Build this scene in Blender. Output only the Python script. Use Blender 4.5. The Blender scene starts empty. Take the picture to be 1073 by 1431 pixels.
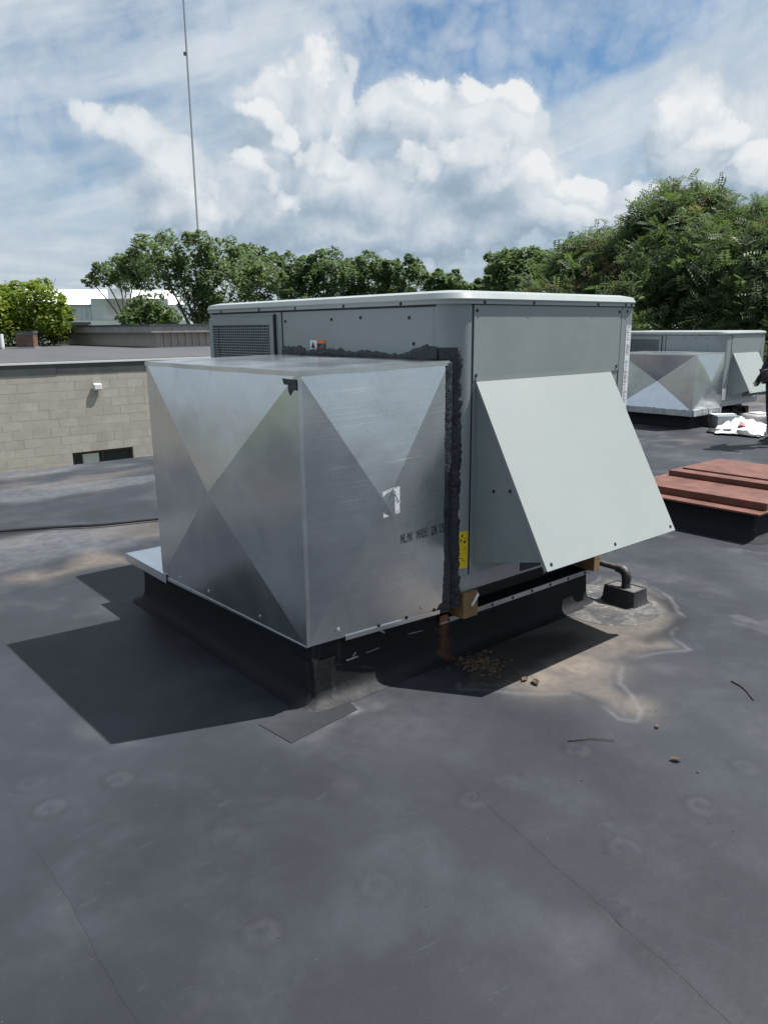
import bpy, bmesh, math, random
import numpy as np
from mathutils import Vector, Matrix
random.seed(7); RNG = np.random.default_rng(11)
SC = bpy.context.scene
COL = SC.collection
R = math.radians

# ------------------------------------------------------------------ camera
F, PITCH, ROLL, YAW = 1062.5, R(-13.652), R(-0.504), R(39.912)
CAM = np.array([-2.367, -2.3632, 1.55])
_fw = np.array([math.sin(YAW)*math.cos(PITCH), math.cos(YAW)*math.cos(PITCH), math.sin(PITCH)])
_r0 = np.array([math.cos(YAW), -math.sin(YAW), 0.0]); _u0 = np.cross(_r0, _fw)
_rt = _r0*math.cos(ROLL) + _u0*math.sin(ROLL); _up = _u0*math.cos(ROLL) - _r0*math.sin(ROLL)
cd = bpy.data.cameras.new('camera'); cam = bpy.data.objects.new('camera', cd); COL.objects.link(cam)
cam.matrix_world = Matrix(((_rt[0], _up[0], -_fw[0], CAM[0]), (_rt[1], _up[1], -_fw[1], CAM[1]), (_rt[2], _up[2], -_fw[2], CAM[2]), (0, 0, 0, 1)))
cd.sensor_fit = 'VERTICAL'; cd.sensor_height = 36; cd.lens = F/1431*36
cd.clip_start = 0.05; cd.clip_end = 3000
SC.camera = cam
SC.render.engine = 'CYCLES'; SC.cycles.max_bounces = 6; SC.cycles.diffuse_bounces = 3; SC.cycles.glossy_bounces = 3; SC.cycles.transmission_bounces = 2; SC.cycles.transparent_max_bounces = 4

def ray(px, py):
    d = _fw + _rt*(px-536.5)/F - _up*(py-715.5)/F
    return d/np.linalg.norm(d)
def at_z(px, py, z=0.0):            # world point at height z seen in that direction
    d = ray(px, py); p = CAM + d*(z-CAM[2])/d[2]; return Vector(p)
def at_d(px, py, dist):             # world point at a horizontal distance
    d = ray(px, py); return Vector(CAM + d*dist/math.hypot(d[0], d[1]))
def azel(px, py):
    d = ray(px, py); return math.atan2(d[0], d[1])-YAW, math.asin(d[2])

# ------------------------------------------------------------------ world / sun / exposure
SUN = Vector((0.5267, -0.1954, 1.0)).normalized()
SUN_EL = math.asin(SUN.z); SUN_AZ = math.atan2(SUN.x, SUN.y)
sl = bpy.data.lights.new('sun', 'SUN'); sl.energy = 5.0; sl.angle = R(0.53); sl.color = (1.0, 0.965, 0.92)
so = bpy.data.objects.new('sun', sl); COL.objects.link(so)
so.rotation_euler = (-SUN).to_track_quat('-Z', 'Y').to_euler(); so.location = (0, 0, 30)
SC.view_settings.view_transform = 'Standard'; SC.view_settings.look = 'None'
SC.view_settings.exposure = 0.93; SC.view_settings.gamma = 1.0; SC.view_settings.use_curve_mapping = False

class G:
    """small node-graph helper"""
    def __init__(s, tree): s.t = tree; s.n = tree.nodes; s.l = tree.links
    def node(s, typ, **kw):
        n = s.n.new(typ)
        for k, v in kw.items(): setattr(n, k, v)
        return n
    def put(s, sock, v):
        if hasattr(v, 'is_linked') or isinstance(v, bpy.types.NodeSocket): s.l.new(v, sock)
        elif v is not None: sock.default_value = v
    def m(s, op, a, b=None, c=None, clamp=False):
        n = s.node('ShaderNodeMath', operation=op, use_clamp=clamp)
        s.put(n.inputs[0], a)
        if b is not None: s.put(n.inputs[1], b)
        if c is not None: s.put(n.inputs[2], c)
        return n.outputs[0]
    def v(s, op, a, b=None, scale=None):
        n = s.node('ShaderNodeVectorMath', operation=op)
        s.put(n.inputs[0], a)
        if b is not None: s.put(n.inputs[1], b)
        if scale is not None: s.put(n.inputs['Scale'], scale)
        return n.outputs['Value'] if op in ('LENGTH', 'DOT_PRODUCT', 'DISTANCE') else n.outputs['Vector']
    def noise(s, vec, scale, detail=4, rough=.55, dist=0.0, col=False):
        n = s.node('ShaderNodeTexNoise'); s.put(n.inputs['Vector'], vec)
        s.put(n.inputs['Scale'], scale); n.inputs['Detail'].default_value = detail; n.inputs['Roughness'].default_value = rough
        n.inputs['Distortion'].default_value = dist
        return n.outputs['Color'] if col else n.outputs[0]
    def ss(s, x, a, b, lo=0.0, hi=1.0):
        n = s.node('ShaderNodeMapRange', interpolation_type='SMOOTHSTEP')
        s.put(n.inputs[0], x)
        for i, q in enumerate((a, b, lo, hi)): s.put(n.inputs[i+1], q)
        return n.outputs[0]
    def lin(s, x, a, b, lo=0.0, hi=1.0):
        n = s.node('ShaderNodeMapRange'); s.put(n.inputs[0], x)
        for i, q in enumerate((a, b, lo, hi)): s.put(n.inputs[i+1], q)
        return n.outputs[0]
    def mix(s, f, a, b, mode='MIX'):
        n = s.node('ShaderNodeMix', data_type='RGBA', blend_type=mode)
        s.put(n.inputs[0], f)
        for i, q in ((6, a), (7, b)):
            if isinstance(q, tuple) and len(q) == 3: q = (*q, 1)
            s.put(n.inputs[i], q)
        return n.outputs[2]
    def xyz(s, x, y, z=0.0):
        n = s.node('ShaderNodeCombineXYZ')
        for i, q in enumerate((x, y, z)): s.put(n.inputs[i], q)
        return n.outputs[0]
    def sep(s, vv):
        n = s.node('ShaderNodeSeparateXYZ'); s.put(n.inputs[0], vv); return n.outputs

# cumulus towers: centre and radii as directions (azimuth from the view axis, elevation), from the photograph's sky
BLOBS = [(425,105,42,40),(385,140,58,50),(440,165,62,60),(475,130,30,36),(375,215,66,50),(330,265,70,55),(395,290,80,45),(470,255,92,62),(290,290,60,42),
         (155,162,38,26),(200,190,42,34),(240,235,48,42),(228,285,60,40),
         (650,140,40,38),(590,140,64,34),(535,140,36,24),(705,165,50,48),(640,200,80,62),(700,240,90,56),(780,285,110,40),(570,270,90,56),(880,285,70,34),
         (965,145,36,38),(960,200,40,52),(1030,170,60,50),(1050,235,80,60),(985,250,60,46),(1120,200,80,90),
         (500,310,190,30),(640,310,140,30)]
PUFFS = [(385,205,24,20),(345,248,34,26),(405,292,24,20),(298,288,40,26),(452,232,40,32),(425,108,24,24),(362,160,26,22),(655,218,50,38),(598,240,40,28),(722,262,50,26),(800,278,60,22),(885,272,34,20),(955,185,22,30),(990,208,28,28),(1042,250,40,26),(652,125,22,18),(590,135,26,18),(705,150,28,22)]
world = bpy.data.worlds.new('World'); SC.world = world; world.use_nodes = True
def build_world():
    def field_group(BL, base_, extra):
     grp = bpy.data.node_groups.new('cloud_field', 'ShaderNodeTree')
     grp.interface.new_socket('P', in_out='INPUT', socket_type='NodeSocketVector')
     grp.interface.new_socket('F', in_out='OUTPUT', socket_type='NodeSocketFloat')
     g = G(grp); gi = g.node('NodeGroupInput'); go = g.node('NodeGroupOutput')
     P = gi.outputs[0]
     w1 = g.v('SCALE', g.v('SUBTRACT', g.noise(P, 7.0, 2, .5, col=True), (.5, .5, .5)), scale=.10)
     w2 = g.v('SCALE', g.v('SUBTRACT', g.noise(P, 26.0, 4, .6, col=True), (.5, .5, .5)), scale=.045)
     p = g.v('ADD', g.v('ADD', P, w1), w2)
     p = g.v('MULTIPLY', p, (1, 1, 0))
     best = None
     for (x, y, rx, ry) in BL:
         a, e = azel(x, y)
         d = g.v('SUBTRACT', p, (a, e, 0)); d = g.v('MULTIPLY', d, (F/rx, F/ry, 0)); L = g.v('LENGTH', d)
         best = L if best is None else g.m('SMOOTH_MIN', best, L, .22)
     f = g.m('SUBTRACT', base_, best)
     if extra:
      # ordinary cumulus all round the horizon beyond the picture
      s = g.sep(P)
      out = g.ss(g.m('ABSOLUTE', s[0]), .52, .75)
      band = g.m('MULTIPLY', g.ss(s[1], .01, .10), g.ss(s[1], .62, .25))
      nz = g.noise(p, 5.5, 3, .5)
      f2 = g.m('MULTIPLY', g.m('MULTIPLY', g.m('SUBTRACT', nz, .47), 5.0), g.m('MULTIPLY', out, band))
      f = g.m('MAXIMUM', f, g.m('SUBTRACT', f2, .02))
     for sc_, am in ((20.0, .22), (52.0, .11)):
         vo = g.node('ShaderNodeTexVoronoi', feature='F1', voronoi_dimensions='2D'); g.put(vo.inputs['Vector'], p); vo.inputs['Scale'].default_value = sc_
         dd = vo.outputs['Distance']; f = g.m('ADD', f, g.m('MULTIPLY', g.m('SUBTRACT', .22, g.m('MULTIPLY', dd, dd)), am*2))
     f = g.m('ADD', f, g.m('MULTIPLY', g.m('SUBTRACT', g.noise(P, 40.0, 5, .66), .5), .50))
     g.put(go.inputs[0], f)
     return grp
    GB, GP = field_group([(x, y+(14 if x > 280 else 8), rx*(.86 if x > 280 else .70), ry*(.86 if x > 280 else .70)) for x, y, rx, ry in BLOBS], 1.34, True), field_group(PUFFS, 1.20, False)

    t = world.node_tree; t.nodes.clear(); g = G(t)
    tc = g.node('ShaderNodeTexCoord').outputs['Generated']
    d = g.v('NORMALIZE', tc); X, Y, Z = g.sep(d)
    az = g.m('SUBTRACT', g.m('ARCTAN2', X, Y), YAW)
    az = g.m('WRAP', az, math.pi, -math.pi)
    el = g.m('ARCSINE', Z)
    P = g.xyz(az, el, 0)
    sky = g.node('ShaderNodeTexSky', sky_type='NISHITA', sun_disc=False, sun_elevation=SUN_EL, sun_rotation=SUN_AZ,
                 altitude=50, air_density=1.0, dust_density=.6, ozone_density=1.6)
    base = g.mix(1.0, sky.outputs[0], (.58, .88, 1.06), 'MULTIPLY')
    # thin high veil, streaked
    a1 = R(17)
    su = g.m('ADD', g.m('MULTIPLY', az, math.cos(a1)), g.m('MULTIPLY', el, math.sin(a1)))
    sv = g.m('SUBTRACT', g.m('MULTIPLY', el, math.cos(a1)), g.m('MULTIPLY', az, math.sin(a1)))
    sp = g.xyz(g.m('MULTIPLY', su, 2.2), g.m('MULTIPLY', sv, 9.0), .3)
    n1 = g.noise(sp, 1.6, 4, .6, .35); n2 = g.noise(g.xyz(su, g.m('MULTIPLY', sv, 6.0), 2.0), 2.6, 5, .58, .9)
    veil = g.m('ADD', g.m('MULTIPLY', g.m('SUBTRACT', n1, .5), 2.6), g.m('MULTIPLY', g.m('SUBTRACT', n2, .5), .9))
    veil = g.m('ADD', veil, .74)
    for (x, y, rx, ry, k) in [(640,65,170,50,1.5),(820,35,210,48,1.5),(770,110,110,40,1.3),(470,95,60,60,.5),(80,95,110,40,.35),(560,60,140,40,.4),(180,20,160,26,.15)]:
        a, e = azel(x, y)
        q = g.v('LENGTH', g.v('MULTIPLY', g.v('SUBTRACT', P, (a, e, 0)), (F/rx, F/ry, 0)))
        veil = g.m('SUBTRACT', veil, g.m('MULTIPLY', g.ss(q, 1.5, .2), k))
    for (x0, y0, x1, y1, w, k) in [(440,75,730,-10,26,.75),(760,170,1080,40,48,.7),(560,45,800,-5,14,.3),(0,130,420,60,40,.25),(820,130,1080,95,22,.5)]:   # bright wisps
        a, e = azel(x0, y0); b, h = azel(x1, y1); L = math.hypot(b-a, h-e); ux, uy = (b-a)/L, (h-e)/L
        q = g.v('ADD', g.v('SUBTRACT', P, (a, e, 0)), g.v('SCALE', g.v('SUBTRACT', g.noise(P, 6, 3, col=True), (.5, .5, .5)), scale=.05))
        along = g.v('DOT_PRODUCT', q, (ux, uy, 0)); acr = g.m('ABSOLUTE', g.v('DOT_PRODUCT', q, (-uy, ux, 0)))
        msk = g.m('MULTIPLY', g.ss(acr, w/F*1.5, 0.0), g.m('MULTIPLY', g.ss(along, -.06, .04), g.ss(along, L+.10, L-.02)))
        veil = g.m('ADD', veil, g.m('MULTIPLY', msk, k))
    veil = g.m('MULTIPLY', g.m('MAXIMUM', g.m('MINIMUM', veil, 1.0), 0.0), .82)
    vcol = g.mix(g.ss(n2, .35, .7), (5.6, 6.5, 7.4), (8.0, 8.6, 9.1))
    c = g.mix(veil, base, vcol)
    # grey blue layer low over the horizon
    lowm = g.m('MULTIPLY', g.ss(el, .17, .03), .85)
    ln = g.noise(g.xyz(g.m('MULTIPLY', az, 3.0), g.m('MULTIPLY', el, 22.0), 1.0), 2.0, 5, .55)
    c = g.mix(lowm, c, g.mix(g.ss(ln, .36, .66), (4.9, 5.8, 6.7), (7.9, 8.4, 8.8)))
    def fld(grp, off):
        n = g.node('ShaderNodeGroup'); n.node_tree = grp; g.put(n.inputs[0], g.v('ADD', P, off) if off else P); return n.outputs[0]
    def ramp(lit, stops):
        r = g.node('ShaderNodeValToRGB'); g.put(r.inputs[0], lit); e = r.color_ramp.elements
        e[0].position = stops[0][0]; e[0].color = (*stops[0][1], 1); e[1].position = stops[-1][0]; e[1].color = (*stops[-1][1], 1)
        for p_, c_ in stops[1:-1]: k = e.new(p_); k.color = (*c_, 1)
        return g.mix(1.0, r.outputs[0], (10, 10, 10), 'MULTIPLY')
    f0 = fld(GB, None); f1 = fld(GB, (.024, .034, 0))
    body = g.m('MULTIPLY', g.ss(f0, -.60, .30), .6)
    alpha = g.m('MAXIMUM', g.ss(f0, -.12, .44), body)
    big = g.noise(P, 10.0, 4, .6, .4)
    hi = g.ss(el, .03, .25, .20, .50)
    bigd = g.m('MULTIPLY', g.m('SUBTRACT', big, .5), 1.0)
    lit = g.m('ADD', g.m('ADD', g.m('MULTIPLY', g.m('SUBTRACT', f0, f1), .42), hi), bigd)
    cc = ramp(g.lin(lit, .0, .95), [(0, (.33, .43, .54)), (.3, (.47, .56, .655)), (.62, (.67, .735, .79)), (1, (.84, .87, .895))])
    c = g.mix(g.m('MULTIPLY', alpha, .96), c, cc)
    p0 = fld(GP, None); p1 = fld(GP, (.012, .018, 0)); dp = g.m('SUBTRACT', p0, p1)
    pa = g.m('MULTIPLY', g.ss(p0, -.02, .32), g.ss(dp, -.30, .35))
    pl = g.m('ADD', g.m('ADD', g.m('MULTIPLY', dp, .55), hi), g.m('MULTIPLY', bigd, .6))
    pc = ramp(g.lin(pl, .05, .95), [(0, (.42, .51, .61)), (.4, (.62, .69, .76)), (1, (.90, .92, .935))])
    c = g.mix(g.m('MULTIPLY', pa, .92), c, pc)
    below = g.ss(el, -.005, -.04)
    c = g.mix(below, c, (1.4, 1.5, 1.5))
    bg = g.node('ShaderNodeBackground'); g.put(bg.inputs[0], c); bg.inputs[1].default_value = .05
    o = g.node('ShaderNodeOutputWorld'); g.l.new(bg.outputs[0], o.inputs[0])
    try: world.cycles.sampling_method = 'MANUAL'; world.cycles.sample_map_resolution = 512
    except Exception: pass
build_world()

# ------------------------------------------------------------------ object helpers
def tag(o, label=None, cat=None, group=None, kind=None):
    for k, v in (('label', label), ('category', cat), ('group', group), ('kind', kind)):
        if v: o[k] = v
    return o
def empty(name, loc, label, cat, group=None):
    o = bpy.data.objects.new(name, None); COL.objects.link(o); o.location = loc; o.empty_display_size = .2
    return tag(o, label, cat, group)
def wloc(o):
    v = Vector((0, 0, 0))
    while o is not None: v = v + o.location; o = o.parent
    return v
class MB:
    """mesh builder in world coordinates"""
    def __init__(s): s.v = []; s.f = []; s.mi = []; s.m = 0
    def add(s, vs, fs):
        b = len(s.v); s.v += [tuple(x) for x in vs]
        for f in fs: s.f.append(tuple(b+i for i in f)); s.mi.append(s.m)
        return s
    def box(s, x0, x1, y0, y1, z0, z1):
        return s.add([(x0,y0,z0),(x1,y0,z0),(x1,y1,z0),(x0,y1,z0),(x0,y0,z1),(x1,y0,z1),(x1,y1,z1),(x0,y1,z1)],
                     [(0,3,2,1),(4,5,6,7),(0,1,5,4),(1,2,6,5),(2,3,7,6),(3,0,4,7)])
    def obox(s, c, ax, ay, az):      # centre and three half-axis vectors
        c, ax, ay, az = map(Vector, (c, ax, ay, az)); P = []
        for k in (-1, 1):
            for (i, j) in ((-1,-1),(1,-1),(1,1),(-1,1)): P.append(c+ax*i+ay*j+az*k)
        return s.add(P, [(0,3,2,1),(4,5,6,7),(0,1,5,4),(1,2,6,5),(2,3,7,6),(3,0,4,7)])
    def loft(s, rings, cap0=True, cap1=True, closed=True):
        n = len(rings[0]); b = len(s.v)
        for r in rings: s.v += [tuple(p) for p in r]
        for k in range(len(rings)-1):
            for i in range(n if closed else n-1):
                j = (i+1) % n; s.f.append((b+k*n+i, b+k*n+j, b+(k+1)*n+j, b+(k+1)*n+i)); s.mi.append(s.m)
        if cap0: s.f.append(tuple(b+i for i in reversed(range(n)))); s.mi.append(s.m)
        if cap1: s.f.append(tuple(b+(len(rings)-1)*n+i for i in range(n))); s.mi.append(s.m)
        return s
    def tube(s, pts, rad, n=8, cap=True):
        pts = [Vector(p) for p in pts]; rs = rad if isinstance(rad, (list, tuple)) else [rad]*len(pts)
        rings = []; up = None
        for i, p in enumerate(pts):
            t = (pts[min(i+1, len(pts)-1)]-pts[max(i-1, 0)]).normalized()
            if up is None: up = t.orthogonal().normalized()
            up = (up - t*up.dot(t)).normalized(); w = t.cross(up)
            rings.append([p+(up*math.cos(2*math.pi*k/n)+w*math.sin(2*math.pi*k/n))*rs[i] for k in range(n)])
        return s.loft(rings, cap, cap)
    def disc(s, c, r, n=16, z=None, ax=(1,0,0), ay=(0,1,0), h=0.0):
        c, ax, ay = Vector(c), Vector(ax), Vector(ay); nn = ax.cross(ay).normalized()
        lo = [c+ax*math.cos(2*math.pi*k/n)*r+ay*math.sin(2*math.pi*k/n)*r for k in range(n)]
        return s.loft([lo, [p+nn*h for p in lo]])
    def plate(s, poly, nrm, th):     # planar polygon given thickness along nrm
        nrm = Vector(nrm)*th; lo = [Vector(p) for p in poly]
        return s.loft([lo, [p+nrm for p in lo]])
    def build(s, name, mat, parent=None, smooth=False, bevel=0.0, seg=2, angle=35):
        off = wloc(parent) if parent is not None else Vector((0, 0, 0))
        me = bpy.data.meshes.new(name); me.from_pydata([tuple(Vector(v)-off) for v in s.v], [], s.f)
        mats = mat if isinstance(mat, (list, tuple)) else [mat]
        for m in mats: me.materials.append(m)
        if len(mats) > 1: me.polygons.foreach_set('material_index', s.mi)
        bm = bmesh.new(); bm.from_mesh(me); bmesh.ops.recalc_face_normals(bm, faces=bm.faces); bm.to_mesh(me); bm.free()
        if smooth:
            me.polygons.foreach_set('use_smooth', [True]*len(me.polygons))
            me.set_sharp_from_angle(angle=R(angle))
        o = bpy.data.objects.new(name, me); COL.objects.link(o)
        if parent is not None: o.parent = parent
        if bevel:
            b = o.modifiers.new('bevel', 'BEVEL'); b.width = bevel; b.segments = seg; b.limit_method = 'ANGLE'; b.angle_limit = R(40)
        return o
def place(me, name, parent, loc, rot=None, scale=None):
    o = bpy.data.objects.new(name, me); COL.objects.link(o); o.parent = parent
    o.location = Vector(loc) - (wloc(parent) if parent is not None else Vector((0, 0, 0)))
    if rot is not None: o.rotation_euler = rot
    if scale is not None: o.scale = scale
    return o

# ------------------------------------------------------------------ materials
def mat(name):
    m = bpy.data.materials.new(name); m.use_nodes = True; t = m.node_tree; g = G(t)
    return m, g, t.nodes['Principled BSDF']
def simple(name, col, rough=.6, metal=0.0, var=.12, scale=6.0, bump=0.0, bscale=60.0, spec=.5, rvar=.1):
    m, g, b = mat(name); co = g.node('ShaderNodeNewGeometry').outputs['Position']
    n = g.noise(co, scale, 6, .6); n2 = g.noise(co, scale*9, 4, .6)
    f = g.m('ADD', g.m('MULTIPLY', n, .7), g.m('MULTIPLY', n2, .3))
    lo = tuple(c*(1-var) for c in col); hi = tuple(min(1, c*(1+var)) for c in col)
    g.put(b.inputs['Base Color'], g.mix(g.ss(f, .3, .7), lo, hi))
    g.put(b.inputs['Roughness'], g.lin(n, .3, .7, max(.05, rough-rvar), min(1, rough+rvar)))
    b.inputs['Metallic'].default_value = metal; b.inputs['Specular IOR Level'].default_value = spec
    if bump:
        bp = g.node('ShaderNodeBump'); bp.inputs['Strength'].default_value = bump; bp.inputs['Distance'].default_value = .01
        g.put(bp.inputs['Height'], g.noise(co, bscale, 5, .6)); g.l.new(bp.outputs[0], b.inputs['Normal'])
    return m
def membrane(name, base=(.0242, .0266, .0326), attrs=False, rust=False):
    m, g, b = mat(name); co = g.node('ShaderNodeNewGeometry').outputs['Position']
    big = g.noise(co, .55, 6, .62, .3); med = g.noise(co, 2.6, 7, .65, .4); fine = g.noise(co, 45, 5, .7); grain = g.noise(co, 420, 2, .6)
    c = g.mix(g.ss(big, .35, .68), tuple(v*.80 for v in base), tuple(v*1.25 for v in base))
    c = g.mix(g.m('MULTIPLY', g.ss(med, .45, .80), .42), c, tuple(v*2.2 for v in base))
    c = g.mix(g.m('MULTIPLY', g.ss(fine, .55, .8), .20), c, tuple(v*2.4 for v in base))
    scuff = g.noise(g.v('MULTIPLY', co, (3.0, 9.0, 1.0)), 2.2, 6, .7, .9)
    c = g.mix(g.m('MULTIPLY', g.ss(scuff, .60, .76), .28), c, tuple(v*2.6 for v in base))
    ro = g.lin(med, .3, .7, .46, .60)
    if not attrs: ro = g.m('ADD', ro, .16)
    if attrs:
        def at(nm):
            a = g.node('ShaderNodeAttribute', attribute_name=nm); return a.outputs['Fac']
        du, ed, wt = at('dust'), at('chalk'), at('damp_dark')
        brk = g.noise(co, 16, 6, .68, .3); brk2 = g.noise(co, 11, 7, .66)
        c = g.mix(g.m('MULTIPLY', wt, .75), c, (.012, .0115, .0115))
        dd = g.m('MULTIPLY', du, g.lin(g.m('ADD', g.m('MULTIPLY', brk, .6), g.m('MULTIPLY', brk2, .4)), .3, .7, .45, 1.2), clamp=True)
        c = g.mix(dd, c, (.190, .160, .130))
        ee = g.m('MULTIPLY', ed, g.lin(brk2, .30, .70, .35, 1.1), clamp=True)
        c = g.mix(ee, c, (.150, .156, .170))
        ro = g.m('ADD', ro, g.m('MULTIPLY', g.m('MAXIMUM', dd, ee), .3))
    if rust:
        X, Y, Z = g.sep(co)
        wob = g.m('MULTIPLY', g.m('SUBTRACT', g.noise(co, 14, 4), .5), .12)
        rm = g.m('MULTIPLY', g.ss(g.m('ABSOLUTE', g.m('SUBTRACT', g.m('ADD', X, wob), .035)), .055, .0), g.m('MULTIPLY', g.ss(Y, .2, .1), g.lin(Z, .0, .22, .35, 1.0)))
        c = g.mix(g.m('MULTIPLY', rm, g.lin(g.noise(co, 30, 5, .7), .35, .6, .2, .9)), c, (.16, .062, .022))
        # chalky lower band where dust gathers on the cove
        ch = g.m('MULTIPLY', g.ss(g.m('ADD', Z, g.m('MULTIPLY', g.m('SUBTRACT', med, .5), .12)), .075, .0), g.ss(X, .0, -.6))
        ch = g.m('MULTIPLY', ch, g.ss(Y, .16, .08)); c = g.mix(g.m('MULTIPLY', ch, g.lin(g.noise(co, 9, 6, .7), .35, .65, .08, .62)), c, (.085, .084, .086))
        st = g.noise(g.v('MULTIPLY', co, (40, 40, 4)), 1.0, 4, .6)
        c = g.mix(g.m('MULTIPLY', g.m('MULTIPLY', g.ss(st, .52, .7), g.m('MULTIPLY', g.ss(X, -.55, -.63), g.ss(Y, .12, .08))), .5), c, (.10, .09, .085))
    g.put(b.inputs['Base Color'], c); g.put(b.inputs['Roughness'], ro); b.inputs['Specular IOR Level'].default_value = .17
    bp = g.node('ShaderNodeBump'); bp.inputs['Strength'].default_value = .35 if attrs else .6; bp.inputs['Distance'].default_value = .004 if attrs else .010
    g.put(bp.inputs['Height'], g.m('ADD', g.m('MULTIPLY', g.noise(co, 22, 5, .6), .8), g.m('MULTIPLY', grain, .25))); g.l.new(bp.outputs[0], b.inputs['Normal'])
    return m
def galvanized(name, streak=False, tone=1.0):
    m, g, b = mat(name); co = g.node('ShaderNodeNewGeometry').outputs['Position']
    n = g.noise(co, 3.2, 6, .6, .3); sp = g.node('ShaderNodeTexVoronoi'); g.put(sp.inputs['Vector'], co); sp.inputs['Scale'].default_value = 130
    c = g.mix(g.ss(n, .3, .7), tuple(v*tone for v in (.56, .59, .62)), tuple(v*tone for v in (.66, .685, .71)))
    c = g.mix(g.m('MULTIPLY', g.ss(g.sep(sp.outputs['Color'])[0], .2, .9), .22), c, (.76, .78, .80))
    sm = g.noise(co, 7.0, 5, .65, .6)
    c = g.mix(g.m('MULTIPLY', g.ss(sm, .54, .74), .26), c, (.44, .46, .50))
    ro = g.lin(n, .3, .7, .19, .28)
    if streak:     # drawing lines and handling scratches run along the sheet
        tilt = g.sep(co); q = g.xyz(g.m('MULTIPLY', tilt[0], 1.3), g.m('MULTIPLY', tilt[1], 1.3), g.m('MULTIPLY', g.m('SUBTRACT', tilt[2], g.m('MULTIPLY', tilt[0], .035)), 330.0))
        s1 = g.noise(q, 1.0, 3, .6); gate = g.noise(co, 3.0, 3, .6)
        line = g.m('MULTIPLY', g.ss(s1, .575, .70), g.m('MULTIPLY', g.ss(gate, .42, .60), g.ss(tilt[2], .55, 1.0, .25, 1.0)))
        c = g.mix(g.m('MULTIPLY', line, .7), c, (.86, .88, .90))
        s2 = g.noise(q, .45, 4, .6); c = g.mix(g.m('MULTIPLY', g.ss(s2, .4, .7), .22), c, (.46, .49, .53))
        ro = g.m('ADD', ro, g.m('MULTIPLY', line, .25))
    g.put(b.inputs['Base Color'], c); b.inputs['Metallic'].default_value = 1.0; g.put(b.inputs['Roughness'], ro)
    bp = g.node('ShaderNodeBump'); bp.inputs['Strength'].default_value = .18; bp.inputs['Distance'].default_value = .02
    g.put(bp.inputs['Height'], g.m('ADD', g.noise(co, 3.2, 2, .5), g.m('MULTIPLY', g.noise(co, 11, 3, .5), .15))); g.l.new(bp.outputs[0], b.inputs['Normal'])
    return m
def foliage(name, a, b_, c_, trans=.50):
    m, g, b = mat(name)
    at = g.node('ShaderNodeAttribute', attribute_name='tint').outputs['Fac']
    r = g.node('ShaderNodeValToRGB'); g.put(r.inputs[0], at); e = r.color_ramp.elements
    e[0].color = (*a, 1); e[1].color = (*b_, 1); e[1].position = .78
    k = e.new(.86); k.color = (*c_, 1); k = e.new(1.0); k.color = (*c_, 1)
    g.put(b.inputs['Base Color'], r.outputs[0]); b.inputs['Roughness'].default_value = .55; b.inputs['Specular IOR Level'].default_value = .35
    tr = g.node('ShaderNodeBsdfTranslucent'); g.put(tr.inputs[0], g.mix(.5, r.outputs[0], (.10, .17, .02)))
    mx = g.node('ShaderNodeMixShader'); mx.inputs[0].default_value = trans
    g.l.new(b.outputs[0], mx.inputs[1]); g.l.new(tr.outputs[0], mx.inputs[2])
    g.l.new(mx.outputs[0], m.node_tree.nodes['Material Output'].inputs[0])
    return m
def blockmat():
    m, g, b = mat('buff concrete block'); co = g.node('ShaderNodeNewGeometry').outputs['Position']; oi = g.node('ShaderNodeObjectInfo')
    n = g.noise(co, 4, 6, .65); k = g.noise(co, 60, 4, .7); w = g.noise(g.v('MULTIPLY', co, (1.2, 1.2, .25)), 1.4, 5, .6)
    c = g.mix(g.ss(n, .3, .7), (.355, .328, .292), (.425, .394, .352)); c = g.mix(g.m('MULTIPLY', oi.outputs['Random'], .36), c, (.270, .247, .220))
    c = g.mix(g.m('MULTIPLY', g.ss(w, .52, .72), .25), c, (.20, .185, .168)); c = g.mix(g.m('MULTIPLY', g.ss(k, .55, .75), .2), c, (.22, .20, .18))
    g.put(b.inputs['Base Color'], c); b.inputs['Roughness'].default_value = .92
    bp = g.node('ShaderNodeBump'); bp.inputs['Strength'].default_value = .4; bp.inputs['Distance'].default_value = .01; g.put(bp.inputs['Height'], k); g.l.new(bp.outputs[0], b.inputs['Normal']); return m
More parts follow.
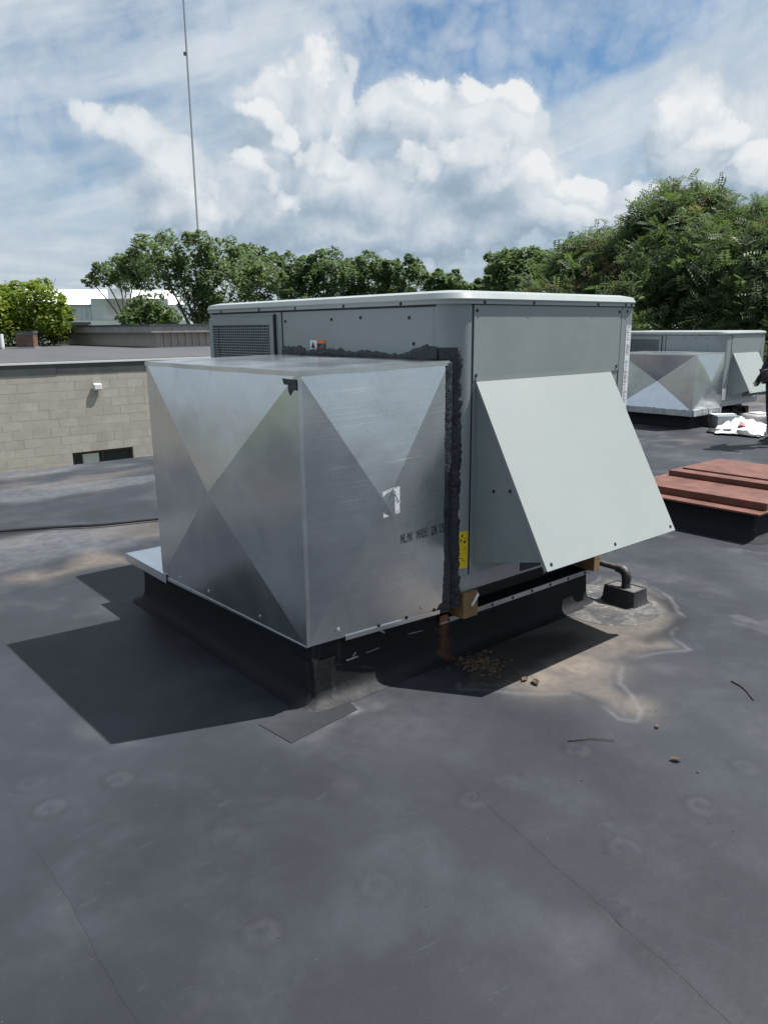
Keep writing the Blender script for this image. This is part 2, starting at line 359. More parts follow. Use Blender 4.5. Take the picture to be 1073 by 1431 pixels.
M = dict(
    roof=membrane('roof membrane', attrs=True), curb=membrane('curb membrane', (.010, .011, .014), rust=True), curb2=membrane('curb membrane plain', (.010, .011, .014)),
    galv=galvanized('galvanized sheet'), galvs=galvanized('galvanized sheet drawn', True), galvlid=galvanized('galvanized lid', False, 1.1),  # lid tone raised to stand in for the sky reflected on it
    unit=simple('grey green cabinet paint', (.212, .246, .249), .38, var=.06, scale=2.4, rvar=.09, bump=.2, bscale=2.6), hood=simple('pale hood paint', (.236, .264, .257), .42, var=.025, scale=1.4, rvar=.05, bump=.08, bscale=1.8),
    cap=simple('cap paint', (.27, .305, .30), .38, var=.05, scale=2.5), dark=simple('dark gasket and recess shade', (.012, .013, .015), .7),
    mastic=simple('duct mastic', (.0155, .018, .027), 0.42, var=.75, scale=14, rvar=.22, bump=.9, bscale=45), rail=simple('base rail', (.33, .337, .36), .45, metal=.3, var=.12, scale=5),
    coil=simple('coil fins', (.030, .040, .055), .45, metal=.4, var=.3, scale=3), alu=simple('aluminium bar', (.42, .43, .45), .42, metal=.7, var=.2, scale=9),
    screw=simple('screw head', (.62, .63, .65), .3, metal=.9), sdark=simple('dark screw', (.03, .03, .035), .5, metal=.3),
    wood=simple('cut lumber', (.19, .120, .054), .7, var=.3, scale=12, bump=.4, bscale=70), paper=simple('paper label', (.62, .63, .65), .75, var=.06, scale=30), ink=simple('black ink', (.015, .015, .02), .6),
    greyink=simple('grey print', (.18, .19, .21), .7), yellow=simple('yellow sticker', (.66, .49, .010), .55, var=.15, scale=30), orange=simple('orange sticker', (.62, .13, .03), .5),
    rust=simple('rusty pipe', (.055, .043, .040), .65, var=.5, scale=25, bump=.5), tar=simple('black tar', (.020, .020, .022), .5, var=.4, scale=20, bump=.6),
    chalk=simple('dusty patch', (.085, .082, .08), .85, var=.35, scale=9, bump=.5), red=simple('red oxide paint', (.105, .036, .023), .55, var=.3, scale=6), wht=simple('white paint', (.58, .59, .58), .5, var=.05),
    block=blockmat(), mortar=simple('pale mortar', (.56, .535, .49), .95, var=.1),
    flash=simple('grey flashing', (.075, .08, .083), .45, metal=.3, var=.2, scale=2), droof=simple('far roof felt', (.055, .056, .062), .75, var=.2, scale=.8),
    frame=simple('brown window frame', (.055, .032, .028), .5), brick=simple('dark red brick', (.115, .062, .050), .85, var=.35, scale=8), brown=simple('brown siding', (.085, .058, .052), .8, var=.3, scale=3),
    siding=simple('tan ribbed siding', (.36, .335, .29), .6, var=.1, scale=2), fascia=simple('weathered fascia', (.24, .235, .225), .7, var=.25, scale=3),
    metalroof=simple('white metal roof', (.74, .76, .77), .5, var=.04, scale=.4), metalwall=simple('pale metal wall', (.60, .64, .66), .5, var=.06, scale=.3),
    bark=simple('bark', (.075, .060, .048), .9, var=.35, scale=8, bump=.6, bscale=30), mast=simple('mast steel', (.26, .275, .30), .6), ground=simple('grassy ground', (.055, .075, .035), .95, var=.4, scale=.3),
    twig=simple('dry twig', (.030, .022, .017), .8, var=.3, scale=30), litter=simple('leaf litter', (.066, .043, .027), .9, var=.5, scale=40), plast=simple('white plastic', (.60, .62, .64), .35, var=.06, scale=8), card=simple('packaging print', (.34, .12, .13), .5, var=.4, scale=25),
    cable=simple('black cable', (.015, .015, .017), .5), cloth=simple('black trousers', (.012, .013, .018), .85, bump=.4, bscale=25), shirt=simple('dark shirt', (.03, .034, .05), .85, bump=.3, bscale=25), skin=simple('skin', (.42, .24, .17), .5, var=.06), shoe=simple('black shoe', (.012, .012, .013), .4), sole=simple('shoe sole', (.35, .35, .36), .7), hair=simple('dark hair', (.018, .012, .009), .6),
    concrete=simple('penthouse', (.30, .29, .27), .8, var=.15, scale=1.5),
)
def glassmat():
    m, g, b = mat('dark window glass'); b.inputs['Base Color'].default_value = (.02, .03, .035, 1); b.inputs['Roughness'].default_value = .05; b.inputs['Specular IOR Level'].default_value = .8
    return m
M['glass'] = glassmat()
M['leaf_dark'] = foliage('leaf dark', (.050, .082, .048), (.120, .172, .085), (.09, .10, .03))
M['leaf_mid'] = foliage('leaf mid', (.042, .068, .040), (.122, .156, .084), (.21, .135, .075))
M['leaf_far'] = foliage('leaf far', (.062, .098, .056), (.150, .200, .100), (.09, .10, .04))  # leaf colour raised in place of air haze over the distance
M['leaf_lime'] = foliage('leaf lime', (.095, .140, .022), (.25, .31, .040), (.32, .34, .06), .5)
M['leaf_light'] = foliage('leaf light', (.045, .085, .03), (.10, .15, .055), (.12, .14, .05), .35)

# ------------------------------------------------------------------ value noise for shaped stains and relief
_lat = RNG.random((64, 64))
def vnoise(x, y):
    xi = np.floor(x).astype(int); yi = np.floor(y).astype(int); fx = x-xi; fy = y-yi
    fx = fx*fx*(3-2*fx); fy = fy*fy*(3-2*fy); L = _lat
    a = L[xi % 64, yi % 64]; b = L[(xi+1) % 64, yi % 64]; c = L[xi % 64, (yi+1) % 64]; d = L[(xi+1) % 64, (yi+1) % 64]
    return (a*(1-fx)+b*fx)*(1-fy)+(c*(1-fx)+d*fx)*fy
def fbm(x, y, o=4):
    s = 0; a = .5; t = 0
    for k in range(o):
        s = s + a*vnoise(x*2**k+17*k, y*2**k+5*k); t += a; a *= .5
    return s/t
def polydist(x, y, poly):            # signed distance, negative inside
    P = np.array([(p[0], p[1]) for p in poly]); n = len(P); d = np.full(x.shape, 1e9); ins = np.zeros(x.shape, bool)
    for i in range(n):
        a, b = P[i], P[(i+1) % n]; e = b-a; wx, wy = x-a[0], y-a[1]
        t = np.clip((wx*e[0]+wy*e[1])/max(1e-12, e@e), 0, 1); d = np.minimum(d, np.hypot(wx-e[0]*t, wy-e[1]*t))
        c = (a[1] > y) != (b[1] > y)
        with np.errstate(divide='ignore', invalid='ignore'):
            xx = a[0]+(y-a[1])/(b[1]-a[1])*(b[0]-a[0])
        ins ^= c & (x < xx)
    return np.where(ins, -d, d)
def linedist(x, y, pts):
    d = np.full(x.shape, 1e9)
    for a, b in zip(pts[:-1], pts[1:]):
        a = np.array(a[:2]); b = np.array(b[:2]); e = b-a; wx, wy = x-a[0], y-a[1]
        t = np.clip((wx*e[0]+wy*e[1])/max(1e-12, e@e), 0, 1); d = np.minimum(d, np.hypot(wx-e[0]*t, wy-e[1]*t))
    return d
sst = lambda x, a, b: (lambda t: t*t*(3-2*t))(np.clip((x-a)/(b-a), 0, 1))
PX = lambda L: [at_z(*p)[:2] for p in L]

# ------------------------------------------------------------------ ground and roof
g_ = MB(); g_.add([(-900,-900,-5),(900,-900,-5),(900,900,-5),(-900,900,-5)], [(0,1,2,3)])
tag(g_.build('ground', M['ground']), kind='structure')

XE, YE = 16.5, 6.8
def spans(*s):
    out = []
    for a, b, st in s:
        n = max(1, int(round((b-a)/st))); out += [a+(b-a)*k/n for k in range(n)]
    return np.array(out+[s[-1][1]])
def build_roof():
    xs = spans((-24, -4, 2.0), (-4, -2.3, .08), (-2.3, 2.0, .0135), (2.0, 6.0, .04), (6.0, XE, .12))
    ys = spans((-24, -5, 2.0), (-5, -2.0, .08), (-2.0, .6, .0135), (.6, 2.6, .03), (2.6, YE, .045))
    X, Y = np.meshgrid(xs, ys, indexing='ij')
    z = (fbm(X*1.1+9, Y*1.1+9, 3)-.5)*.010 + (fbm(X*5+3, Y*5+7, 2)-.5)*.0016
    near = sst(Y, 5.5, 6.8); z = z*(1-near)
    for bx in ((-.8,1.45,-.1,1.9),(1.0,1.6,-.3,.3),(3.1,4.8,0,1.6),(8.6,10.7,3.5,5.2)):
        qd = np.hypot(np.maximum(np.maximum(bx[0]-X, X-bx[1]), 0), np.maximum(np.maximum(bx[2]-Y, Y-bx[3]), 0)); z = z*sst(qd, .25, .9)
    dust = np.zeros_like(X); chalk = np.zeros_like(X); damp_dark = np.zeros_like(X)
    wx = X+(fbm(X*7, Y*7, 4)-.5)*.07; wy = Y+(fbm(X*7+40, Y*7+13, 4)-.5)*.07
    # dried puddle beside the hood
    pud = PX([(640,962),(705,966),(760,971),(803,973),(845,988),(866,1005),(889,1008),(897,992),(880,968),(864,946),(868,927),(893,917),(930,912),(965,908),(934,889),(948,872),(952,860),(930,830),(900,812),(840,805),(815,835),(770,850),(700,880),(660,900),(640,930)])
    d = polydist(wx, wy, pud)
    dust = np.maximum(dust, sst(-d, -.01, .10)*.46)
    chalk = np.maximum(chalk, np.exp(-((d-.0)/.012)**2)*.48*sst(fbm(X*6, Y*6, 3), .32, .58))
    chalk = np.maximum(chalk, np.exp(-((d+.055)/.016)**2)*.16*sst(fbm(X*5+9, Y*5+2, 3), .4, .6))
    for cx, cy, r, k in ((800,930,.20,.8),(760,950,.16,.8),(850,900,.16,.55),(780,905,.10,.4),(885,985,.10,.5)):
        c = at_z(cx, cy); dust = np.maximum(dust, k*np.exp(-((wx-c.x)**2+(wy-c.y)**2)/r**2))
    wet = PX([(632,925),(690,895),(760,885),(800,882),(825,893),(790,915),(740,938),(690,962),(640,955)])
    damp_dark = np.maximum(damp_dark, sst(-polydist(wx, wy, wet), -.05, .06)*.95)
    band = [at_z(*p) for p in ((905,828),(935,845),(948,862),(938,882),(905,896))]
    damp_dark = np.maximum(damp_dark, np.exp(-(linedist(wx, wy, band)/.045)**2)*.9)
    dust = dust*(1-.75*damp_dark)
    # beige tide marks left of the curb
    be = PX([(8,806),(40,797),(75,799),(98,782),(122,768),(180,776),(186,788),(120,796),(70,812),(22,816)])
    d = polydist(wx+(fbm(X*3,Y*3,3)-.5)*.2, wy+(fbm(X*3+7,Y*3+3,3)-.5)*.2, be); dust = np.maximum(dust, sst(-d, -.08, .15)*.55)
    # pale films where water has stood, far left of the roof
    film = sst(fbm(X*.55+(Y*.15), Y*1.5+3, 5), .50, .66)*sst(Y, 2.2, 3.4)
    chalk = np.maximum(chalk, film*.46); dust = np.maximum(dust, sst(fbm(X*.8+31, Y*1.7+8, 4), .55, .7)*sst(Y, 2.0, 3.2)*.30)
    # rubbed chalk at the near corner of the curb
    for px_, py_, r, k in ((470,985,.085,.85),(493,992,.05,.9),(450,1003,.10,.45),(520,985,.10,.30),(580,950,.12,.22),(430,1020,.12,.3),(560,1010,.25,.16)):
        c = at_z(px_, py_); chalk = np.maximum(chalk, k*np.exp(-((wx-c.x)**2+(wy-c.y)**2)/r**2))
    wr = np.exp(-(((fbm(X*1.7+60, Y*2.6+6, 3)-.5)/.012)**2))*sst(fbm(X*.9+23, Y*.9+4, 2), .55, .7); z += wr*.0012
    bl = sst(fbm(X*1.3+15, Y*1.3+25, 3), .50, .72)*sst(X-Y*.4, -.4, 1.2)*.11; chalk = np.maximum(chalk, bl)
    scf = sst(fbm(X*2.1+5, Y*2.1+1, 5), .58, .80)*.16; chalk = np.maximum(chalk, scf)
    sc2 = sst(fbm(X*6+5, Y*3+50, 4), .64, .74)*sst(X-Y, .9, 2.0)*.22; chalk = np.maximum(chalk, sc2)
    # fastening plates under the membrane: low raised rings
    plates = [(525,1237),(870,1185),(978,1125),(862,1272),(1040,1070),(805,1047),(708,1094),(660,1118),(880,1000),(320,1155),(365,1303),(165,1090),(45,1095),(985,832),(70,1130),(1062,884),(100,942),(205,760),(260,1400)]
    for i, p in enumerate(plates):
        c = at_z(*p); r = np.hypot(X-c.x, Y-c.y); k = (.6, 1.0, 1.25)[i % 3]
        z += .0020*k*sst(-r, -.052, -.040) - .0013*k*np.exp(-((r-.024)/.010)**2)
        ring = np.exp(-((r-.045)/.008)**2)*.05*k + np.exp(-((r-.030)/.008)**2)*.09*k
        chalk = np.maximum(chalk, ring*sst(fbm(X*25, Y*25, 2), .3, .6)); damp_dark = np.maximum(damp_dark, np.exp(-((r-.058)/.012)**2)*.20*k)  # pale rings on each plate and a thin darker ring round it
    # lap seams of the membrane sheets
    for (x0, y0, x1, y1, h) in ((-.58,-.40,-.86,-1.75,.0035),(-1.885,.30,-1.91,-1.9,.0040)):
        e = (X-x0)-(Y-y0)*(x1-x0)/(y1-y0); on = sst(Y, min(y0, y1), min(y0, y1)+.2)*sst(-Y, -max(y0, y1), -max(y0, y1)+.25)
        damp_dark = np.maximum(damp_dark, on*np.exp(-((e+.010)/.012)**2)*.16)  # thin darker line along each seam
    nx, ny = X.shape; V = np.stack([X, Y, z], -1).reshape(-1, 3)
    i = np.arange(nx-1)[:, None]*ny+np.arange(ny-1)[None, :]
    Fq = np.stack([i, i+ny, i+ny+1, i+1], -1).reshape(-1, 4)
    me = mesh_np('roof', V, Fq); me.materials.append(M['roof'])
    for nm, A in (('dust', dust), ('chalk', chalk), ('damp_dark', damp_dark)):
        a = me.attributes.new(nm, 'FLOAT', 'POINT'); a.data.foreach_set('value', np.clip(A, 0, 1).reshape(-1).astype(np.float32))
    me.polygons.foreach_set('use_smooth', np.ones(len(Fq), bool))
    o = bpy.data.objects.new('roof', me); COL.objects.link(o); tag(o, kind='structure')
    # welded lap strips following the roof's slight unevenness
    def zat(x, y): return float(z[min(len(xs)-1, max(0, int(np.searchsorted(xs, x)))), min(len(ys)-1, max(0, int(np.searchsorted(ys, y))))])
    for (x0, y0, x1, y1) in ((-.59,-.44,-.87,-1.80),(-1.878,.62,-1.912,-1.96)):
        n = 90; m = MB(); rows = []; on_ = lambda t: min(1, t*3.0)
        for k in range(n+1):
            t = k/n; x = x0+(x1-x0)*t+.003*math.sin(k*.33+x0*9)+.0015*math.sin(k*1.1); y = y0+(y1-y0)*t; q = zat(x, y)
            rows.append([Vector((x-.002, y, q-.003)), Vector((x, y, q-.003+.0036*on_(k/n))), Vector((x+.006, y, q-.003+.0044*on_(k/n))), Vector((x+.070, y, zat(x+.07, y)-.003+.0033*on_(k/n))), Vector((x+.100, y, zat(x+.10, y)-.003))])
        m.loft(rows, False, False, closed=False); m.build('membrane_seam', M['roof'], o, smooth=True, angle=30)
    w = MB(); w.box(-24, XE-.01, -24, YE-.01, -5, -.02); w.build('parapet_wall', M['block'], o)
def mesh_np(name, V, Fq):
    V = np.asarray(V, np.float32); Fq = np.asarray(Fq, np.int32); n, k = Fq.shape
    me = bpy.data.meshes.new(name); me.vertices.add(len(V)); me.vertices.foreach_set('co', V.reshape(-1))
    me.loops.add(n*k); me.loops.foreach_set('vertex_index', Fq.reshape(-1))
    me.polygons.add(n); me.polygons.foreach_set('loop_start', np.arange(0, n*k, k, dtype=np.int32))
    me.update(calc_edges=True); me.validate(); return me
build_roof()

# ------------------------------------------------------------------ block building across the gap
def block_building():
    YW, ZT = 15.3, .85
    root = empty('block_building', (4.0, YW, -5), 'long low buff concrete block building with dark flat roof across the gap', 'building')
    wl = MB(); wl.box(-14, 26, YW+.02, YW+.25, -5, ZT-.24)
    # window opening is cut by building the core round it
    wl = MB(); wx0, wx1, wz0, wz1 = 3.20, 4.62, -2.0, -1.17
    wl.box(-14, wx0, YW+.003, YW+.25, -5, ZT-.22); wl.box(wx1, 26, YW+.003, YW+.25, -5, ZT-.22)
    wl.box(wx0, wx1, YW+.003, YW+.25, wz1, ZT-.22); wl.box(wx0, wx1, YW+.003, YW+.25, -5, wz0)
    wall = wl.build('wall', M['mortar'], root)
    protos = []
    bw, bh, j = .40, .20, .011
    full = MB().box(j/2, bw-j/2, 0, .02, j/2, bh-j/2); rest = MB(); n = 0
    base = full.build('block', M['block']); base.parent = wall; me = base.data
    first = True
    for r in range(0, 22):
        z = ZT-.22-(r+1)*bh
        off = 0 if r % 2 == 0 else bw/2
        for c in range(-38, 62):
            x = c*bw+off
            if x > 25.5 or x < -13.5: continue
            if x+bw > wx0 and x < wx1 and z+bh > wz0 and z < wz1:
                for (a, b) in ((x, wx0), (wx1, x+bw)):
                    if b-a > .03 and b-a < bw: rest.box(a+j/2, b-j/2, YW+random.uniform(-.001, .001), YW+.004, z+j/2, z+bh-j/2)
                continue
            if 1.0 < x < 7.2 and r < 13:
                o = base if first else place(me, 'block', wall, (0, 0, 0)); first = False
                o.location = Vector((x, YW+random.uniform(-.001, .001), z))-wloc(wall)
            else: rest.box(x+j/2, x+bw-j/2, YW+random.uniform(-.001, .001), YW+.004, z+j/2, z+bh-j/2)
    tag(rest.build('block_courses', M['block'], wall), kind='stuff')
    top = MB().box(-14, 26, YW+.20, 41, ZT-.12, ZT-.03); top.build('flat_roof', M['droof'], root)
    for k in range(-4, 8):           # flashing lengths butted with a small gap
        f = MB(); f.box(k*3.05+.004, k*3.05+3.046, YW-.012+.003*(k % 2), YW+.03, ZT-.245, ZT-.02); f.build('fascia_flashing', M['flash'], root)
    d = MB().box(-14, 26, YW-.030, YW+.05, ZT-.018, ZT+.022); d.build('drip_edge', M['wht'], root)
    p = MB().box(-14, 26, YW+.05, YW+.32, ZT-.03, ZT+.035); p.build('roof_edge_kerb', M['droof'], root)
    fr = MB(); t = .055
    fr.box(wx0, wx1, YW+.06, YW+.12, wz1-t, wz1); fr.box(wx0, wx1, YW+.06, YW+.12, wz0, wz0+t)
    for x in (wx0, (wx0+wx1)/2-.03, wx1-t): fr.box(x, x+t, YW+.055, YW+.125, wz0, wz1)
    fr.box(wx0+.20, wx0+.24, YW+.065, YW+.115, wz0, wz1)
    w = fr.build('window', M['frame'], root)
    MB().box(wx0, wx1, YW+.085, YW+.092, wz0, wz1).build('pane', M['glass'], w)
    MB().box(wx0+.25, wx0+.62, YW+.078, YW+.084, wz0, wz1-.06).build('blind', M['wht'], w)
    lt = empty('wall_light', (3.90, YW, .28), 'small square white floodlight fixed on the buff block wall', 'wall light')
    h = MB(); h.loft([[(3.81,YW-.02,.20),(3.99,YW-.02,.20),(3.99,YW-.02,.37),(3.81,YW-.02,.37)], [(3.81,YW-.075,.22),(3.99,YW-.075,.22),(3.99,YW-.075,.35),(3.81,YW-.075,.35)]]); h.build('lamp_housing', M['wht'], lt, bevel=.012)
    MB().box(3.83, 3.97, YW-.081, YW-.074, .235, .335).build('lens', M['paper'], lt)
    MB().box(3.86, 3.94, YW-.03, YW+.012, .24, .34).build('wall_plate', M['wht'], lt)
block_building()

def far_structures():
    # long low penthouse with overhanging fascia
    x0, y0, y1, x1, z0 = 11.15, 28.35, 39.2, 24, .82
    root = empty('roof_penthouse', (x0, y0, z0), 'low tan ribbed penthouse with weathered overhanging fascia on the block building roof', 'penthouse')
    b = MB().box(x0+.03, x1, y0+.03, y1, z0, 1.43); b.build('wall', M['siding'], root)
    r = MB()
    x = x0
    while x < x1: r.box(x+.03, x+.12, y0-.02, y0+.03, z0+.02, 1.42); x += .32
    r.build('siding_ribs', M['siding'], root)
    o = .33
    r = MB().box(x0, x0+.04, y0, y1, z0+.02, 1.42); r.build('side_cladding', M['siding'], root)
    f = MB(); f.box(x0-o, x0-o+.05, y0-o, y1, 1.42, 1.69); f.box(x0-o+.05, x1, y0-o, y0-o+.05, 1.42, 1.69); f.build('fascia', M['fascia'], root)
    s = MB().box(x0-o+.05, x1, y0-o+.05, y1, 1.43, 1.47); s.build('soffit', M['fascia'], root)
    t = MB().box(x0-o-.04, x1, y0-o-.04, y1, 1.692, 1.76); t.build('roof_edging', M['flash'], root)
    sk = MB().box(x0-.02, x1, y0-.05, y0-.022, z0-.01, z0+.035); sk.build('base_flashing', M['alu'], root)
    a, c = at_z(68, 481.5, .82), at_z(127, 480.5, .82)
    root = empty('brown_parapet', a, 'dark brown boarded parapet wall between the lime bush and the penthouse', 'parapet wall')
    u = (c-a); L = u.length; u.normalize(); w = Vector((-u.y, u.x, 0))
    k = 0; n = 16
    for k in range(n):
        p = a+u*(L*(k+.5)/n); q = MB().obox(p+Vector((0,0,.5)), u*(L/n/2-.012), w*(.05+.008*(k % 2)), (0,0,.5)); q.build('board', M['brown'], root)
    MB().obox((a+c)/2+Vector((0,0,1.07)), u*(L/2+.1), w*.12, (0,0,.07)).build('coping', M['flash'], root)
    # chimney
    a = at_z(39.5, 487, .82); e = Vector((math.cos(-.55), math.sin(-.55), 0)); h = Vector((-e.y, e.x, 0))
    root = empty('brick_chimney', a, 'squat dark red brick chimney with a flat cap beside the lime bush', 'chimney')
    MB().obox(a+Vector((0,0,.30)), e*.30, h*.30, (0,0,.30)).build('mortar_core', M['mortar'], root)
    bk = MB()
    for r in range(8):
        for s in range(4):
            d, t = ((e, h), (h, -e), (-e, -h), (-h, e))[s]
            for c in range(3):
                cc = a+t*(-.315)+d*(-.32+.214*(c+.5)+(.05 if r % 2 else -.01))+Vector((0,0,.04+.072*r)); bk.obox(cc, d*.098, t*.02, (0,0,.030))
    tag(bk.build('brick_courses', M['brick'], root), kind='stuff')
    MB().obox(a+Vector((0,0,.66)), e*.37, h*.37, (0,0,.05)).build('cap', M['flash'], root)
    MB().obox(a+Vector((0,0,.02)), e*.42, h*.42, (0,0,.04)).build('base_flashing', M['alu'], root)
    a = at_z(3, 488, .82); root = empty('vent_pipe', a, 'short white plastic vent pipe standing left of the brick chimney', 'vent pipe')
    MB().tube([a, a+Vector((0,0,.60))], .12, 14).build('pipe', M['wht'], root, smooth=True); MB().tube([a, a+Vector((0,0,.08))], [.22, .14], 14).build('flashing_collar', M['tar'], root, smooth=True)
    # white metal shed far behind
    o = at_d(150, 447, 85); v = Vector((ray(150, 447)[0], ray(150, 447)[1], 0)).normalized(); u = Vector((v.y, -v.x, 0)); B = lambda s, w, z: Vector((o.x, o.y, 0))+u*s+v*w+Vector((0,0,z))
    root = empty('metal_warehouse', B(0, 0, -5), 'distant white metal warehouse with a bright low pitched roof', 'warehouse')
    def bx(s0, s1, w0, w1, z0, z1):
        m = MB(); m.obox(B((s0+s1)/2, (w0+w1)/2, (z0+z1)/2), u*(s1-s0)/2, v*(w1-w0)/2, (0,0,(z1-z0)/2)); return m
    bx(-22, 7.6, 1, 22, -5, 4.0).build('wall', M['metalwall'], root)
    rb = MB()
    for k in range(60): rb.obox(B(-22+.5*k, .96, .5), u*.06, v*.05, (0,0,3.4))
    rb.build('wall_ribs', M['metalwall'], root)
    rf = MB(); rf.add([B(-22.5,.6,4.05), B(7.9,.6,4.05), B(7.9,13,6.1), B(-22.5,13,6.1), B(-22.5,23,4.05), B(7.9,23,4.05)], [(0,1,2,3), (3,2,5,4), (0,3,4), (1,5,2)]); rf.build('roof', M['metalroof'], root)
    bx(-1.35, 6.0, -2.4, .95, -5, 4.55).build('annex', M['metalwall'], root)
    rb = MB()
    for k in range(22): rb.obox(B(.2+.27*k, -2.44, 0), u*.05, v*.05, (0,0,4.5))
    rb.build('annex_ribs', M['wht'], root)
    bx(.3, 2.6, 3, 5, 4.3, 5.75).build('roof_monitor', M['metalwall'], root)
    bx(-9, 8, -3.2, -2.8, 2.0, 2.42).build('eaves_trim', M['metalroof'], root)
far_structures()

# ------------------------------------------------------------------ radio mast
def mast():
    b = at_d(278, 340, 150); b.z = -5
    root = empty('radio_mast', b, 'tall thin steel radio mast rising above the trees into the clouds', 'radio mast')
    H, w = 88, .13; P = [Vector((w*math.cos(a), w*math.sin(a), 0)) for a in (.3, .3+2.094, .3+4.189)]
    m = MB()
    for p in P: m.tube([b+p, b+p+Vector((0,0,H))], .055, 5)
    m.build('legs', M['mast'], root)
    m = MB()
    for k in range(int(H/.35)):
        for i in range(3): m.tube([b+P[i]+Vector((0,0,.35*k)), b+P[(i+1) % 3]+Vector((0,0,.35*(k+1)))], 0.03, 3, False)
    m.build('bracing', M['mast'], root)
    m = MB().box(b.x-.55, b.x-.15, b.y-.2, b.y+.2, 47.4, 47.9); m.build('beacon', M['sdark'], root)
mast()

# ------------------------------------------------------------------ trees
def leaf_faces(C, size, droop=.3, fr=False, wide=.5):
    """kite leaves, or compound fronds of paired leaflets; returns vertices, quads, leaf index"""
    n = len(C); th = RNG.uniform(0, 2*math.pi, n); el = RNG.normal(-droop if fr else 0, .45, n)
    el = np.where(RNG.random(n) < .4, el+.9, el) if fr else el
    d = np.stack([np.cos(th)*np.cos(el), np.sin(th)*np.cos(el), np.sin(el)], 1)
    up = RNG.normal(0, .45, (n, 3)); up[:, 2] += 1.0
    s = np.cross(d, up); s /= np.linalg.norm(s, axis=1)[:, None]; nn = np.cross(s, d); sz = size*RNG.uniform(.6, 1.35, n)
    if not fr:
        l = sz[:, None]; w = l*wide
        V = np.stack([C-d*l*.5, C+s*w*.5+nn*w*.12, C+d*l*.5, C-s*w*.5+nn*w*.12], 1)
        return V.reshape(-1, 3), np.arange(4*n).reshape(n, 4), np.arange(n)
    VV = []; idx = []
    for k in range(6):
        t = (k+.6)/6.0; a = C+d*(sz*t)[:, None]-np.array([0, 0, 1])*(sz*.18*t*t)[:, None]
        for sg in (-1, 1):
            ld = s*sg*.86+d*.42-np.array([0, 0, .22]); l = (sz*.34*(1-.35*abs(t-.45)))[:, None]*RNG.uniform(.8, 1.2, (n, 1)); w = l*.34
            VV.append(np.stack([a, a+ld*l*.45+d*w*.5, a+ld*l, a+ld*l*.45-d*w*.5], 1)); idx.append(np.arange(n))
    V = np.concatenate(VV); return V.reshape(-1, 3), np.arange(4*len(V)).reshape(-1, 4), np.concatenate(idx)
def tree(name, label, cat, dist, blobs, base_px, n, size, matn, fr=False, group=None, gap=.42, red=0.0, squash=.85, tscale=1.0, inner=.5, wide=.5, z0=-5.0, fore=0.0):
    B = []
    core = list(blobs); blobs = list(blobs)
    for (px, py, r) in core:                 # smaller outlying clumps break up each rounded mass
        for _ in range(3):
            a = random.uniform(-.5, math.pi+.5); q = random.uniform(.75, 1.15); blobs.append((px+r*q*math.cos(a), py-r*q*math.sin(a), r*random.uniform(.25, .55)))
    for (px, py, r) in blobs:
        dd = dist*(1+random.uniform(-.05, .05)-fore*(py-330)/150); c = at_d(px, py, dd); rr = r/F*dd/math.cos(math.radians(5)); B.append((np.array(c), rr))
    b = at_d(base_px, 500, dist); b.z = z0
    root = empty(name, b, label, cat, group)
    W = np.array([r**1.8 for _, r in B]); W /= W.sum(); k = RNG.choice(len(B), int(n*2.4), p=W)
    Cc = np.array([c for c, _ in B])[k]; rr = np.array([r for _, r in B])[k]
    u = RNG.normal(size=(len(k), 3)); u /= np.linalg.norm(u, axis=1)[:, None]
    rad = inner+(1.06-inner)*RNG.random(len(k))**.6
    P = Cc+u*(rr*rad)[:, None]*np.array([1, 1, squash])
    q = P*(1.6/np.median(rr)); cl = vnoise(q[:, 0]+q[:, 2]*.7+20, q[:, 1]-q[:, 2]*.6+20)*.6+vnoise(q[:, 0]*2.3+q[:, 2]*2.1+9, q[:, 1]*2.3+q[:, 2]*1.7+4)*.4
    keep = cl+RNG.normal(0, .07, len(cl)) > gap; P = P[keep][:n]; cl = cl[keep][:n]
    V, Fq, idx = leaf_faces(P, size, fr=fr, wide=wide)
    me = mesh_np('crown', V-np.array(b), Fq)
    t = np.clip(.40+(cl-.55)*1.3+RNG.normal(0, .14, len(P)), 0, .76)
    if red:
        rq = P*.9; rn = vnoise(rq[:, 0]+3, rq[:, 1]+rq[:, 2]*1.3+8); t = np.where((rn > 1-red) & (RNG.random(len(P)) < .6), 1.0, t)
    a = me.attributes.new('tint', 'FLOAT', 'FACE'); a.data.foreach_set('value', t[idx].astype(np.float32)[:len(me.polygons)])
    me.materials.append(M[matn]); o = bpy.data.objects.new('crown', me); COL.objects.link(o); o.parent = root
    tr = MB(); cm = Vector(np.mean([c for c, _ in B], 0)); low = min(c[2]-r for c, r in B); fork = Vector((b.x*.6+cm.x*.4, b.y*.6+cm.y*.4, max(z0+1.2, low*.7+z0*.3)))
    H = max(c[2] for c, _ in B)-z0; r0 = .018*H*tscale
    mid = (b+fork)/2+Vector((random.uniform(-.1,.1), random.uniform(-.1,.1), 0))
    tr.tube([b, mid, fork], [r0, r0*.8, r0*.68], 8)
    for c, r in B[:len(core)]:
        c = Vector(c); m = fork.lerp(c, .5)+Vector((random.uniform(-.2,.2), random.uniform(-.2,.2), .12*r)); tr.tube([fork, m, c], [r0*.45, r0*.28, r0*.12], 6)
        for s in range(4):
            e = c+Vector(RNG.normal(0, .5, 3))*r; tr.tube([m.lerp(c, .6), (m+e)/2+Vector((0,0,.1*r)), e], [r0*.14, r0*.09, r0*.04], 4)
    tr.build('trunk', M['bark'], root, smooth=True)
    return root
